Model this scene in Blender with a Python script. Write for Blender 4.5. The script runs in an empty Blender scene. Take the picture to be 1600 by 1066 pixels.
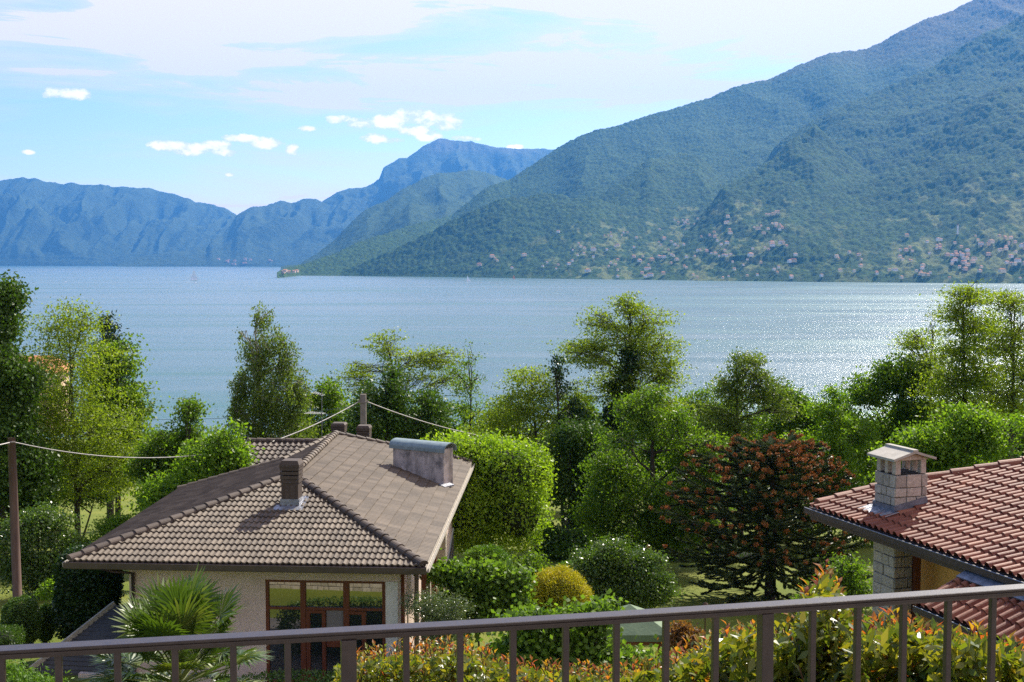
import bpy, math, random
import numpy as np
from mathutils import Vector, Matrix
sc = bpy.context.scene
COL = sc.collection
R = math.radians
random.seed(7); rng = np.random.default_rng(7)

# ------------------------------------------------------------------ camera
CAMZ = 80.0
F = 2000.0
PITCH = math.atan(128/2000)
cam_d = bpy.data.cameras.new('camera'); cam = bpy.data.objects.new('camera', cam_d); COL.objects.link(cam)
cam_d.lens = 45.0; cam_d.sensor_width = 36.0; cam_d.clip_start = 0.05; cam_d.clip_end = 90000
cam.location = (0, 0, CAMZ); cam.rotation_euler = (math.pi/2 - PITCH, 0, 0)
sc.camera = cam
cp, sp = math.cos(PITCH), math.sin(PITCH)

def ray(px, py):
    dx = px-800.0; dy = py-533.0
    return np.array([dx, F*cp - dy*sp, -F*sp - dy*cp])
def P(px, py, D):
    r = ray(px, py); return r*(D/r[1]) + np.array([0, 0, CAMZ])
def proj(x, y, z):
    z = z-CAMZ
    fwd = y*cp - z*sp; up = y*sp + z*cp
    return 800+F*x/fwd, 533-F*up/fwd

# ------------------------------------------------------------------ sun, sky, exposure
SUN_EL, SUN_AZ = R(40), R(31)           # azimuth measured from +Y towards +X
sun_d = bpy.data.lights.new('sun', 'SUN'); sun = bpy.data.objects.new('sun', sun_d); COL.objects.link(sun)
sun_d.energy = 5.0; sun_d.angle = R(0.53); sun_d.color = (1.0, 0.93, 0.80)
sdir = Vector((math.cos(SUN_EL)*math.sin(SUN_AZ), math.cos(SUN_EL)*math.cos(SUN_AZ), math.sin(SUN_EL)))
sun.rotation_euler = sdir.to_track_quat('Z', 'Y').to_euler()
sc.view_settings.view_transform = 'Standard'; sc.view_settings.look = 'None'
sc.view_settings.exposure = 1.0; sc.view_settings.gamma = 1
sc.cycles.max_bounces = 8; sc.cycles.transparent_max_bounces = 8; sc.cycles.volume_bounces = 0
sc.cycles.transmission_bounces = 4; sc.cycles.glossy_bounces = 3; sc.cycles.diffuse_bounces = 4
sc.cycles.use_denoising = False; sc.cycles.use_adaptive_sampling = False; sc.cycles.caustics_reflective = False; sc.cycles.caustics_refractive = False
sc.cycles.sample_clamp_indirect = 5; sc.cycles.sample_clamp_direct = 12

class NT:
    def __init__(s, tree): s.t = tree; s.n = tree.nodes; s.l = tree.links
    def new(s, typ, **kw):
        n = s.n.new(typ)
        for k, v in kw.items():
            if k.startswith('i_'):
                key = k[2:]; key = int(key) if key.isdigit() else key.replace('_', ' ')
                s.put(n.inputs[key], v)
            else: setattr(n, k, v)
        return n
    def put(s, sock, v):
        if isinstance(v, bpy.types.NodeSocket): s.l.new(v, sock)
        else: sock.default_value = v
    def math(s, op, a, b=None, c=None, clamp=False):
        n = s.n.new('ShaderNodeMath'); n.operation = op; n.use_clamp = clamp
        s.put(n.inputs[0], a)
        if b is not None: s.put(n.inputs[1], b)
        if c is not None: s.put(n.inputs[2], c)
        return n.outputs[0]
    def mix(s, f, a, b, blend='MIX'):
        n = s.n.new('ShaderNodeMix'); n.data_type = 'RGBA'; n.blend_type = blend
        s.put(n.inputs[0], f); s.put(n.inputs[6], a); s.put(n.inputs[7], b)
        return n.outputs[2]
    def ramp(s, f, stops, interp='LINEAR'):
        n = s.n.new('ShaderNodeValToRGB'); n.color_ramp.interpolation = interp
        e = n.color_ramp.elements
        while len(e) > 1: e.remove(e[-1])
        for i, (p, c) in enumerate(stops):
            if not hasattr(c, '__len__'): c = (c, c, c)
            c = tuple(c)[:3]+(1,)
            if i == 0: e[0].position = p; e[0].color = c
            else: x = e.new(p); x.color = c
        s.put(n.inputs[0], f); return n.outputs[0]
    def noise(s, vec, scale, detail=4, rough=0.55, dist=0.0):
        n = s.new('ShaderNodeTexNoise'); n.inputs['Scale'].default_value = scale
        n.inputs['Detail'].default_value = detail; n.inputs['Roughness'].default_value = rough
        n.inputs['Distortion'].default_value = dist
        if vec is not None: s.l.new(vec, n.inputs['Vector'])
        return n.outputs[0]
    def vmap(s, vec, scale=(1, 1, 1), loc=(0, 0, 0), rot=(0, 0, 0)):
        n = s.new('ShaderNodeMapping'); n.inputs['Scale'].default_value = scale
        n.inputs['Location'].default_value = loc; n.inputs['Rotation'].default_value = rot
        s.l.new(vec, n.inputs['Vector']); return n.outputs[0]
def C4(c): return tuple(c)+(1,) if len(c) == 3 else c

w = bpy.data.worlds.new('World'); sc.world = w; w.use_nodes = True
N = NT(w.node_tree); N.n.clear()
sky = N.new('ShaderNodeTexSky', sky_type='NISHITA', sun_disc=False, sun_elevation=SUN_EL, sun_rotation=SUN_AZ,
            altitude=200, air_density=1.0, dust_density=0.6, ozone_density=2.2)
tc = N.new('ShaderNodeTexCoord'); sep = N.new('ShaderNodeSeparateXYZ'); N.l.new(tc.outputs['Generated'], sep.inputs[0])
X, Y, Z = sep.outputs
hyp = N.math('SQRT', N.math('ADD', N.math('MULTIPLY', X, X), N.math('MULTIPLY', Y, Y)))
el = N.math('DIVIDE', Z, N.math('MAXIMUM', hyp, 0.02))          # tan elevation
az = N.math('ARCTAN2', X, Y)                                    # azimuth from +Y
cmb = N.new('ShaderNodeCombineXYZ'); N.put(cmb.inputs[0], az); N.put(cmb.inputs[1], el)
vec = cmb.outputs[0]
# high thin cirrus in long streaks
ci1 = N.noise(N.vmap(vec, (1.6, 13, 1), (3.1, 0.4, 0), (0, 0, R(3))), 2.2, 7, 0.62, 0.6)
ci2 = N.noise(N.vmap(vec, (1.0, 5, 1), (0.2, 1.7, 0), (0, 0, R(-6))), 1.7, 5, 0.6, 0.3)
cov = N.math('ADD', N.math('MULTIPLY_ADD', ci1, 2.0, -0.55), N.math('MULTIPLY_ADD', ci2, 1.5, -0.55))
bias = N.math('ADD', N.ramp(el, [(0.03, 0.16), (0.08, 0.0), (0.105, 0.06), (0.125, 0.42), (0.22, 0.58), (0.34, 0.5), (0.6, 0.0)]), N.math('MULTIPLY', az, 0.35))
cov = N.math('ADD', cov, bias)
cir = N.ramp(cov, [(0.50, 0.03), (0.76, 0.30), (0.96, 0.62), (1.22, 0.97)])
# small fair-weather cumulus
clouds = [(108, 147, 36, 8), (90, 149, 16, 5), (255, 227, 22, 7), (290, 232, 32, 9), (340, 228, 26, 9), (352, 238, 18, 6), (375, 217, 28, 6), (420, 224, 30, 8), (455, 233, 11, 8),
          (530, 187, 22, 6), (560, 192, 24, 8), (610, 190, 28, 11), (655, 183, 34, 12), (690, 191, 32, 13), (650, 204, 36, 8), (672, 214, 20, 6), (590, 216, 26, 7), (615, 220, 18, 5), (724, 217, 22, 4), (803, 230, 13, 4), (480, 201, 13, 4), (360, 273, 8, 3), (45, 238, 8, 3)]
pu = N.noise(N.vmap(vec, (1, 1.5, 1)), 60, 7, 0.62)
pu2 = N.noise(N.vmap(vec, (1, 1.6, 1), (5, 2, 0)), 150, 4, 0.6)
acc = None
for (cx, cy, rx, ry) in clouds:
    r = ray(cx, cy); a0 = math.atan2(r[0], r[1]); e0 = r[2]/math.hypot(r[0], r[1])
    dx = N.math('DIVIDE', N.math('SUBTRACT', az, a0), rx/F*1.05); dy = N.math('DIVIDE', N.math('SUBTRACT', el, e0), ry/F*1.15)
    d = N.math('SUBTRACT', 1.0, N.math('ADD', N.math('MULTIPLY', dx, dx), N.math('MULTIPLY', dy, dy)))
    acc = d if acc is None else N.math('MAXIMUM', acc, d)
fld = N.math('ADD', N.math('MULTIPLY', N.math('MAXIMUM', acc, -1.6), 0.62), N.math('MULTIPLY', N.math('SUBTRACT', pu, 0.48), 2.8))
fld = N.math('ADD', fld, N.math('MULTIPLY', N.math('SUBTRACT', pu2, 0.5), 0.22))
cum = N.ramp(fld, [(-0.08, 0.0), (0.14, 0.5), (0.46, 1.0)])
skc = N.mix(1.0, sky.outputs[0], (0.84, 0.86, 0.96, 1), 'MULTIPLY')
c1 = N.mix(cir, skc, (6.5, 5.6, 6.1, 1))
cumc = N.ramp(N.math('ADD', N.math('MULTIPLY', fld, 0.45), N.math('MULTIPLY', pu, 0.6)), [(0.35, (6.4, 5.9, 6.1)), (0.68, (10.2, 9.2, 8.8))])
c2 = N.mix(cum, c1, cumc)
bg = N.new('ShaderNodeBackground'); N.l.new(c2, bg.inputs[0]); bg.inputs[1].default_value = 0.10
wo = N.new('ShaderNodeOutputWorld'); N.l.new(bg.outputs[0], wo.inputs[0])

# ------------------------------------------------------------------ helpers
def tag(o, label=None, cat=None, group=None, kind=None):
    if label: o['label'] = label
    if cat: o['category'] = cat
    if group: o['group'] = group
    if kind: o['kind'] = kind
    return o
def empty(name, loc, label, cat, group=None):
    o = bpy.data.objects.new(name, None); COL.objects.link(o); o.location = loc; o.empty_display_size = 0.2
    return tag(o, label, cat, group)
def link(name, me, mat=None, parent=None, loc=None):
    o = bpy.data.objects.new(name, me); COL.objects.link(o)
    if mat is not None:
        for m in (mat if isinstance(mat, (list, tuple)) else [mat]): me.materials.append(m)
    if loc is not None: o.location = loc
    if parent is not None:
        o.parent = parent
        if loc is None: o.location = (0, 0, 0) if parent.parent is not None or parent.type == 'MESH' else -parent.location
    return o
def mesh_np(name, V, Fc, mi=None, attr=None, smooth=False):
    """V (n,3); Fc (m,k) int, k = 3 or 4"""
    V = np.asarray(V, dtype=np.float32); Fc = np.asarray(Fc, dtype=np.int32)
    me = bpy.data.meshes.new(name); k = Fc.shape[1]
    me.vertices.add(len(V)); me.vertices.foreach_set('co', V.ravel())
    me.loops.add(Fc.size); me.loops.foreach_set('vertex_index', Fc.ravel())
    me.polygons.add(len(Fc)); me.polygons.foreach_set('loop_start', np.arange(0, Fc.size, k, dtype=np.int32))
    me.polygons.foreach_set('loop_total', np.full(len(Fc), k, dtype=np.int32))
    if mi is not None: me.polygons.foreach_set('material_index', np.asarray(mi, dtype=np.int32))
    me.polygons.foreach_set('use_smooth', np.full(len(Fc), smooth, dtype=bool))
    if attr is not None:
        for an, av in attr.items():
            a = me.attributes.new(an, 'FLOAT', 'POINT'); a.data.foreach_set('value', np.asarray(av, dtype=np.float32))
    me.update(calc_edges=True)
    return me
class MB:
    """collects polygons of any size"""
    def __init__(s): s.v = []; s.f = []; s.m = []
    def add(s, V, Fs, mi=0):
        b = len(s.v); s.v += [tuple(float(c) for c in v) for v in V]
        for f in Fs: s.f.append(tuple(i+b for i in f)); s.m.append(mi)
    def box(s, c, size, ax=None, mi=0):
        """c centre, size full dims, ax 3 axis vectors"""
        ax = ax or ((1, 0, 0), (0, 1, 0), (0, 0, 1)); ax = [np.array(a, float) for a in ax]; c = np.array(c, float)
        V = []
        for k in (-.5, .5):
            for i, j in ((-.5, -.5), (.5, -.5), (.5, .5), (-.5, .5)):
                V.append(c+ax[0]*size[0]*i+ax[1]*size[1]*j+ax[2]*size[2]*k)
        s.add(V, [(3, 2, 1, 0), (4, 5, 6, 7), (0, 1, 5, 4), (1, 2, 6, 5), (2, 3, 7, 6), (3, 0, 4, 7)], mi)
    def tube(s, pts, rad, n=8, mi=0, caps=True):
        pts = [np.array(p, float) for p in pts]
        if not hasattr(rad, '__len__'): rad = [rad]*len(pts)
        V = []
        for i, p in enumerate(pts):
            t = pts[min(i+1, len(pts)-1)]-pts[max(i-1, 0)]; t /= (np.linalg.norm(t)+1e-9)
            a = np.cross(t, (0, 0, 1.0)) if abs(t[2]) < .92 else np.cross(t, (0, 1.0, 0)); a /= np.linalg.norm(a); b = np.cross(t, a)
            for k in range(n):
                an = 2*math.pi*k/n; V.append(p+(a*math.cos(an)+b*math.sin(an))*rad[i])
        Fs = [(i*n+k, i*n+(k+1) % n, (i+1)*n+(k+1) % n, (i+1)*n+k) for i in range(len(pts)-1) for k in range(n)]
        if caps: Fs += [tuple(range(n)), tuple((len(pts)-1)*n+k for k in reversed(range(n)))]
        s.add(V, Fs, mi)
    def prism(s, poly, d, mi=0):
        """poly: 3D points of a planar polygon, extruded by vector d"""
        n = len(poly); d = np.array(d, float)
        V = [np.array(p, float) for p in poly]; V += [v+d for v in V]
        s.add(V, [tuple(reversed(range(n))), tuple(range(n, 2*n))]+[(i, (i+1) % n, n+(i+1) % n, n+i) for i in range(n)], mi)
    def mesh(s, name, smooth=False, bevel=0):
        me = bpy.data.meshes.new(name); me.from_pydata(s.v, [], s.f)
        me.polygons.foreach_set('material_index', s.m)
        if smooth: me.polygons.foreach_set('use_smooth', [True]*len(s.f))
        me.update()
        return me
    def build(s, name, mat, parent=None, smooth=False, bevel=0):
        o = link(name, s.mesh(name, smooth), mat, parent)
        if bevel:
            b = o.modifiers.new('bevel', 'BEVEL'); b.width = bevel; b.segments = 2; b.limit_method = 'ANGLE'
        return o

def _hash(ix, iy, seed):
    h = (ix.astype(np.int64)*374761393 + iy.astype(np.int64)*668265263 + seed*974634777) & 0x7fffffff
    h = ((h ^ (h >> 13))*1274126177) & 0x7fffffff
    return ((h ^ (h >> 16)) & 0xffffff)/float(0xffffff)
def vnoise(x, y, seed=0):
    ix = np.floor(x); iy = np.floor(y); fx = x-ix; fy = y-iy
    fx = fx*fx*(3-2*fx); fy = fy*fy*(3-2*fy)
    a = _hash(ix, iy, seed); b = _hash(ix+1, iy, seed); c = _hash(ix, iy+1, seed); d = _hash(ix+1, iy+1, seed)
    return (a*(1-fx)+b*fx)*(1-fy)+(c*(1-fx)+d*fx)*fy
def fbm(x, y, seed=0, oct=5, gain=.5):
    s = 0; a = 1; t = 0
    for o in range(oct):
        s = s+a*vnoise(x*2**o+o*17.3, y*2**o-o*9.1, seed+o); t += a; a *= gain
    return s/t
def bumps(x, y, seed=0):
    """rounded tree-top cells: 1 - distance to the nearest jittered point"""
    ix = np.floor(x); iy = np.floor(y); best = np.full(np.broadcast(x, y).shape, 9.0)
    for i in (-1, 0, 1):
        for j in (-1, 0, 1):
            cx = ix+i+_hash(ix+i, iy+j, seed); cy = iy+j+_hash(ix+i, iy+j, seed+5)
            best = np.minimum(best, (x-cx)**2+(y-cy)**2)
    return 1-np.sqrt(best)

# ------------------------------------------------------------------ materials
def new_mat(name):
    m = bpy.data.materials.new(name); m.use_nodes = True; n = NT(m.node_tree); n.n.clear()
    o = n.new('ShaderNodeOutputMaterial'); b = n.new('ShaderNodeBsdfPrincipled'); n.l.new(b.outputs[0], o.inputs[0])
    n.out = o; n.b = b; n.m = m
    return n
def mat_noise(name, c1, c2, scale=3, rough=0.8, bump=0.0, bscale=None, c3=None, spec=0.3, metal=0, detail=6, coord='Object', stretch=(1, 1, 1)):
    n = new_mat(name); tcx = n.new('ShaderNodeTexCoord'); v = n.vmap(tcx.outputs[coord], stretch)
    f = n.noise(v, scale, detail, 0.6)
    st = [(0.3, c1), (0.7, c2)]
    if c3: st = [(0.28, c1), (0.5, c2), (0.72, c3)]
    n.l.new(n.ramp(f, st), n.b.inputs['Base Color'])
    n.b.inputs['Roughness'].default_value = rough; n.b.inputs['Specular IOR Level'].default_value = spec; n.b.inputs['Metallic'].default_value = metal
    if bump:
        bn = n.new('ShaderNodeBump'); bn.inputs['Strength'].default_value = 1; bn.inputs['Distance'].default_value = bump
        n.l.new(n.noise(v, bscale or scale*6, 5, 0.65), bn.inputs['Height']); n.l.new(bn.outputs[0], n.b.inputs['Normal'])
    return n.m
def mat_leaf(name, dark, mid, light, trans=0.5, rough=0.5, spec=0.3, tint=(1.42, 1.5, 0.5)):
    """leaf: attribute 'v' (0..1) runs dark > mid > light; part of the light passes through"""
    m = bpy.data.materials.new(name); m.use_nodes = True; n = NT(m.node_tree); n.n.clear()
    o = n.new('ShaderNodeOutputMaterial'); a = n.new('ShaderNodeAttribute', attribute_name='v')
    col = n.ramp(a.outputs['Fac'], [(0, dark), (0.5, mid), (1, light)])
    b = n.new('ShaderNodeBsdfPrincipled'); n.l.new(col, b.inputs['Base Color']); b.inputs['Roughness'].default_value = rough
    b.inputs['Specular IOR Level'].default_value = spec
    t = n.new('ShaderNodeBsdfTranslucent'); n.l.new(n.mix(1.0, col, C4(tint), 'MULTIPLY'), t.inputs[0])
    mx = n.new('ShaderNodeMixShader'); mx.inputs[0].default_value = trans
    n.l.new(b.outputs[0], mx.inputs[1]); n.l.new(t.outputs[0], mx.inputs[2]); n.l.new(mx.outputs[0], o.inputs[0])
    return m
# ------------------------------------------------------------------ terrain, lake, mountains
GH = [(0, 3.4), (3, 3.6), (6, 4.6), (10, 6.0), (15, 7.9), (19, 8.9), (21.4, 9.3), (22.0, 9.7), (22.3, 10.3), (32, 10.35), (38, 10.9), (44, 11.5), (60, 13.0),
      (78, 14.8), (120, 19.6), (250, 36.5), (500, 72.5), (556, 80.2), (700, 90)]
gx = np.array([a for a, b in GH]); gy = np.array([b for a, b in GH])
def ground_z(x, y):
    x = np.asarray(x, float); y = np.asarray(y, float)
    h = np.interp(y, gx, gy)
    h = h-0.9*np.clip((-x-22)/30, 0, 1)*np.clip((y-35)/30, 0, 1)       # a little higher to the far left
    # the lawn by the side of the house steps down to the garage
    h = h + 0.5*np.clip((-x-11)/3, 0, 1)*np.clip((40-y)/8, 0, 1)*np.clip((y-20)/4, 0, 1)
    h = h + 0.12*(fbm(x*0.25, y*0.25, 3, 3)-.5)*np.clip((y-26)/20, 0, 1)
    return CAMZ-h
ys = np.concatenate([np.linspace(-40, -1, 12), np.linspace(0, 90, 220), np.linspace(91, 620, 120)])
us = np.linspace(-1, 1, 160)
YY, UU = np.meshgrid(ys, us, indexing='ij')
XX = UU*(45+0.62*np.maximum(YY, 0)); ZZ = ground_z(XX, np.maximum(YY, 0))
ni, nj = XX.shape
idx = np.arange(ni*nj).reshape(ni, nj)
def grid_faces(idx): return np.stack([idx[:-1, :-1], idx[:-1, 1:], idx[1:, 1:], idx[1:, :-1]], -1).reshape(-1, 4)
n = new_mat('grass'); t_ = n.new('ShaderNodeTexCoord'); v_ = t_.outputs['Object']
f1 = n.noise(v_, 0.35, 6, 0.6); f2 = n.noise(v_, 9, 5, 0.7)
f3 = n.noise(v_, 45, 3, 0.7)
n.l.new(n.mix(n.math('MULTIPLY', f3, 0.6), n.mix(n.ramp(f1, [(0.35, 0.0), (0.65, 1.0)]), (0.105, 0.145, 0.014, 1), (0.19, 0.20, 0.03, 1)), n.mix(f2, (0.07, 0.10, 0.010, 1), (0.18, 0.21, 0.028, 1))), n.b.inputs['Base Color'])
n.b.inputs['Roughness'].default_value = 0.85; n.b.inputs['Specular IOR Level'].default_value = 0.15
bp = n.new('ShaderNodeBump'); bp.inputs['Distance'].default_value = 0.03; n.l.new(f3, bp.inputs['Height']); n.l.new(bp.outputs[0], n.b.inputs['Normal'])
M_grass = n.m
o = link('ground', mesh_np('ground', np.stack([XX, YY, ZZ], -1).reshape(-1, 3), grid_faces(idx), smooth=True), M_grass)
tag(o, kind='structure')

# lake
n = new_mat('lake water'); t_ = n.new('ShaderNodeTexCoord'); v_ = t_.outputs['Object']
big = n.noise(n.vmap(v_, (0.00035, 0.0022, 1), rot=(0, 0, R(4))), 1.0, 6, 0.65, 2.2)
n.l.new(n.ramp(big, [(0.38, (0.040, 0.125, 0.110)), (0.5, (0.070, 0.140, 0.142)), (0.62, (0.100, 0.162, 0.170))]), n.b.inputs['Base Color'])
n.b.inputs['Roughness'].default_value = 0.16; n.b.inputs['IOR'].default_value = 1.33
n.l.new(n.ramp(big, [(0.35, 0.34), (0.5, 0.22), (0.65, 0.30)]), n.b.inputs['Roughness'])
b1 = n.new('ShaderNodeBump'); b1.inputs['Distance'].default_value = 1.0
hgt = n.math('ADD', n.math('MULTIPLY', n.noise(n.vmap(v_, (0.16, 0.45, 1), rot=(0, 0, R(-12))), 1.0, 4, 0.6), 0.85),
             n.math('MULTIPLY', n.noise(n.vmap(v_, (0.9, 1.6, 1)), 1.0, 4, 0.65), 0.22))
n.l.new(hgt, b1.inputs['Height']); n.l.new(b1.outputs[0], n.b.inputs['Normal'])
WX = np.array([[-16000, 300, 0], [16000, 300, 0], [16000, 18500, 0], [-16000, 18500, 0]], float)
tag(link('water', mesh_np('water', WX, [[0, 1, 2, 3]]), n.m), kind='structure')

def hill_material(name, forest, rock, rockz, meadow=True, scale=1.0):
    n = new_mat(name); t_ = n.new('ShaderNodeTexCoord'); v_ = t_.outputs['Object']
    a = n.noise(v_, 0.0022*scale, 7, 0.62); b = n.noise(v_, 0.02*scale, 6, 0.7); c = n.noise(v_, 0.075*scale, 4, 0.75)
    fo = n.mix(n.ramp(b, [(0.35, 0.0), (0.65, 1.0)]), C4(forest[0]), C4(forest[1]))
    fo = n.mix(n.math('MULTIPLY', n.ramp(c, [(0.42, 0.0), (0.62, 1.0)]), 0.6), fo, C4(forest[2]))
    geo = n.new('ShaderNodeNewGeometry'); sp_ = n.new('ShaderNodeSeparateXYZ'); n.l.new(geo.outputs['Position'], sp_.inputs[0])
    zz = n.math('ADD', sp_.outputs[2], n.math('MULTIPLY', n.math('SUBTRACT', a, 0.5), 900))
    k = n.ramp(n.math('DIVIDE', n.math('SUBTRACT', zz, rockz), 500), [(0.0, 0.0), (1.0, 0.85)])
    col = n.mix(k, fo, C4(rock))
    if meadow:
        at = n.new('ShaderNodeAttribute', attribute_name='meadow')
        col = n.mix(at.outputs['Fac'], col, n.mix(b, (0.19, 0.22, 0.05, 1), (0.30, 0.29, 0.11, 1)))
    n.l.new(col, n.b.inputs['Base Color']); n.b.inputs['Roughness'].default_value = 0.9; n.b.inputs['Specular IOR Level'].default_value = 0.05
    bp = n.new('ShaderNodeBump'); bp.inputs['Distance'].default_value = 9/scale; bp.inputs['Strength'].default_value = 0.8
    n.l.new(c, bp.inputs['Height']); n.l.new(bp.outputs[0], n.b.inputs['Normal'])
    return n.m

def crest_z(px, py, D):
    r = ray(px, py); return r[2]*(D/r[1])+CAMZ
def range_mesh(name, x0, x1, nc, Dmin, Dmax, nr, shore, layers, cell, cellh, rough, seed, gully=None, meadow=None, p=1.15):
    """surface over a fan of columns: highest of several crests, each rising from the shore and dropping behind"""
    px = np.linspace(x0, x1, nc); t = np.linspace(0, 1, nr); D = Dmin*(Dmax/Dmin)**t
    PX, DD = np.meshgrid(px, D)
    Ds = np.interp(PX, [a for a, b in shore], [b for a, b in shore])
    X = (PX-800)/(F*cp+ -0*sp)*DD; Yv = DD
    warp = 220*(fbm(X/900, Yv/900, seed+40, 3)-.5)
    z = np.full(PX.shape, -60.0)
    for lay in layers:
        pts, depth = lay[:2]; lp_ = lay[2] if len(lay) > 2 else p
        xs = [a for a, b in pts]; pyc = np.interp(px, xs, [b for a, b in pts])
        dc = np.interp(px, [a for a, b in depth], [b for a, b in depth])
        zc = np.array([crest_z(a, b, d) for a, b, d in zip(px, pyc, dc)])
        ok = (px >= xs[0]-1) & (px <= xs[-1]+1)
        DC = dc[None, :]+0*DD; ZC = zc[None, :]+0*DD
        f = (DD-Ds)/np.maximum(DC-Ds, 50)
        front = 0 if False else np.sign(f)*ZC*np.abs(np.clip(f, -.2, 1))**lp_
        back = ZC-(DD-DC)*0.42
        zl = np.where(f <= 1, front, back)
        zl = np.where(ok[None, :], zl, -60)
        kk_ = 45.0; hh_ = np.clip(.5+.5*(zl-z)/kk_, 0, 1); zn = z*(1-hh_)+zl*hh_+kk_*hh_*(1-hh_); z = np.where((z > 60) & (zl > 60), zn, np.maximum(z, zl))
    env = np.clip(z/120, 0, 1); zmax = z.max(0)
    rel = fbm((X+warp)/700, (Yv-warp)/700, seed, 6)-.5
    crz = np.clip(1-z/np.maximum(zmax[None, :], 1), 0, 1); z = z + env*rough*rel*np.clip(z/600, .12, 1)*(.16+1.6*np.clip(crz, 0, .52))
    if gully:
        g = 1-np.abs(2*fbm((X+warp*1.5)/gully[0], Yv/(gully[0]*4.5), seed+9, 4)-1)
        z = z+env*gully[1]*(g-.75)*np.clip(z/500, .05, 1)*np.clip(.12+crz*3.2, 0, 1)
    z = z+np.clip(z/20, 0, 1)*cellh*(bumps(X/cell, Yv/cell, seed+3)+.6*bumps(X/(cell*2.7), Yv/(cell*2.7), seed+4))
    z = np.where(DD < Ds, np.minimum(z, -5), z)
    V = np.stack([X, Yv, z], -1)
    i = np.arange(nr*nc).reshape(nr, nc)
    at = {}
    if meadow is not None: at['meadow'] = meadow(X, Yv, z, PX).ravel()
    return V, mesh_np(name, V.reshape(-1, 3), grid_faces(i), attr=at or None, smooth=True)

# the long mountain on the right bank
shoreR = [(430, 5300), (470, 6200), (560, 6050), (700, 5700), (900, 5150), (1100, 4750), (1300, 4450), (1600, 4180), (1750, 4050)]
A = [(434, 428), (450, 421), (470, 417), (481, 414), (525, 399), (556, 384), (594, 370), (650, 353), (706, 339), (731, 319), (759, 297), (797, 283), (831, 259), (869, 234), (900, 217),
     (930, 205), (965, 198), (1000, 186), (1050, 172), (1100, 155), (1145, 138), (1200, 124), (1240, 104), (1290, 84), (1345, 78), (1372, 66), (1400, 49), (1440, 30), (1480, 16), (1515, -2), (1560, -24), (1760, -90)]
B = [(960, 425), (1000, 395), (1050, 350), (1110, 306), (1189, 258), (1215, 229), (1263, 194), (1337, 157), (1403, 127), (1469, 96), (1521, 60), (1600, 22), (1760, -50)]
Bb = [(840, 425), (900, 350), (960, 302), (1010, 262), (1060, 250), (1100, 262), (1140, 300), (1160, 330)]
Cc = [(1085, 440), (1120, 415), (1160, 385), (1210, 356), (1259, 334), (1294, 308), (1364, 278), (1390, 258), (1451, 212), (1512, 164), (1600, 114), (1760, 30)]
Dd = [(1010, 430), (1050, 390), (1090, 345), (1130, 302), (1180, 262), (1230, 222), (1268, 204), (1300, 235), (1340, 262), (1365, 280), (1400, 330)]
E1 = [(530, 430), (600, 400), (700, 356), (780, 320), (850, 308), (920, 318), (1000, 345), (1080, 372)]
def meadowR(X, Y, z, PX):
    n1 = fbm(X/38, Y/70, 71, 3); n2 = fbm(X/500, Y/500, 55, 3)
    dens = np.interp(PX, [430, 700, 820, 950, 1200, 1260, 1380, 1430, 1750], [0, .05, .2, .55, .5, .15, .3, .8, .8])
    band = np.clip(1-z/np.interp(PX, [430, 800, 1000, 1250, 1350, 1450, 1750], [60, 150, 330, 330, 150, 420, 420]), 0, 1)**.5
    m = np.clip((n1-(.66-.18*dens*band-.05*n2))*14, 0, 1)*(band > 0)*np.clip(dens*2, 0, 1)
    # strip of grass under the summit
    return np.clip(m, 0, 1)*.5
V_R, me = range_mesh('mountain', 425, 1750, 1330, 4000, 12500, 620, shoreR,
    [(A, [(430, 5500), (470, 6400), (520, 6700), (706, 7800), (870, 8600), (1200, 8900), (1600, 9000), (1760, 9000)], 1.45),
     (B, [(960, 5400), (1080, 6200), (1200, 6700), (1600, 7100), (1760, 7100)], 1.4),
     (Dd, [(1010, 5100), (1090, 5500), (1268, 6000), (1400, 5700)], 1.2),
     (Cc, [(1080, 4850), (1250, 5200), (1400, 5600), (1600, 5900), (1760, 5900)], 1.12),
     (Bb, [(900, 6300), (1060, 7000), (1160, 6700)], 1.3),
     (E1, [(530, 6150), (600, 6200), (850, 6400), (1080, 6000)], 1.2)],
    26, 11, 150, 11, gully=(620, 105), meadow=meadowR, p=1.0)
M_hillR = hill_material('forested slope', ((0.008, 0.024, 0.004), (0.030, 0.068, 0.008), (0.085, 0.145, 0.016)), (0.12, 0.095, 0.045), 1250)
tag(link('hills', me, M_hillR), kind='structure')

# middle hill behind the spur
Mh = [(430, 420), (470, 415), (500, 396), (525, 378), (553, 347), (575, 329), (600, 319), (631, 297), (662, 280), (687, 272), (712, 271), (737, 267), (762, 272), (790, 281), (830, 300), (900, 320), (1000, 400)]
Mh2 = [(560, 400), (610, 352), (640, 326), (690, 322), (740, 318), (800, 300), (860, 300), (900, 350)]
_, me = range_mesh('hill', 440, 960, 420, 7200, 14000, 260, [(430, 8300), (700, 7800), (1000, 7400)],
    [(Mh, [(430, 9000), (737, 11500), (1000, 11500)]), (Mh2, [(560, 8900), (740, 9800), (900, 9900)])], 42, 11, 220, 23, gully=(450, 200), p=1.0)
M_hillM = hill_material('forested hill', ((0.022, 0.045, 0.014), (0.04, 0.075, 0.02), (0.075, 0.115, 0.03)), (0.15, 0.12, 0.08), 1500, meadow=False, scale=.7)
tag(link('hills', me, M_hillM), kind='structure')

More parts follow.
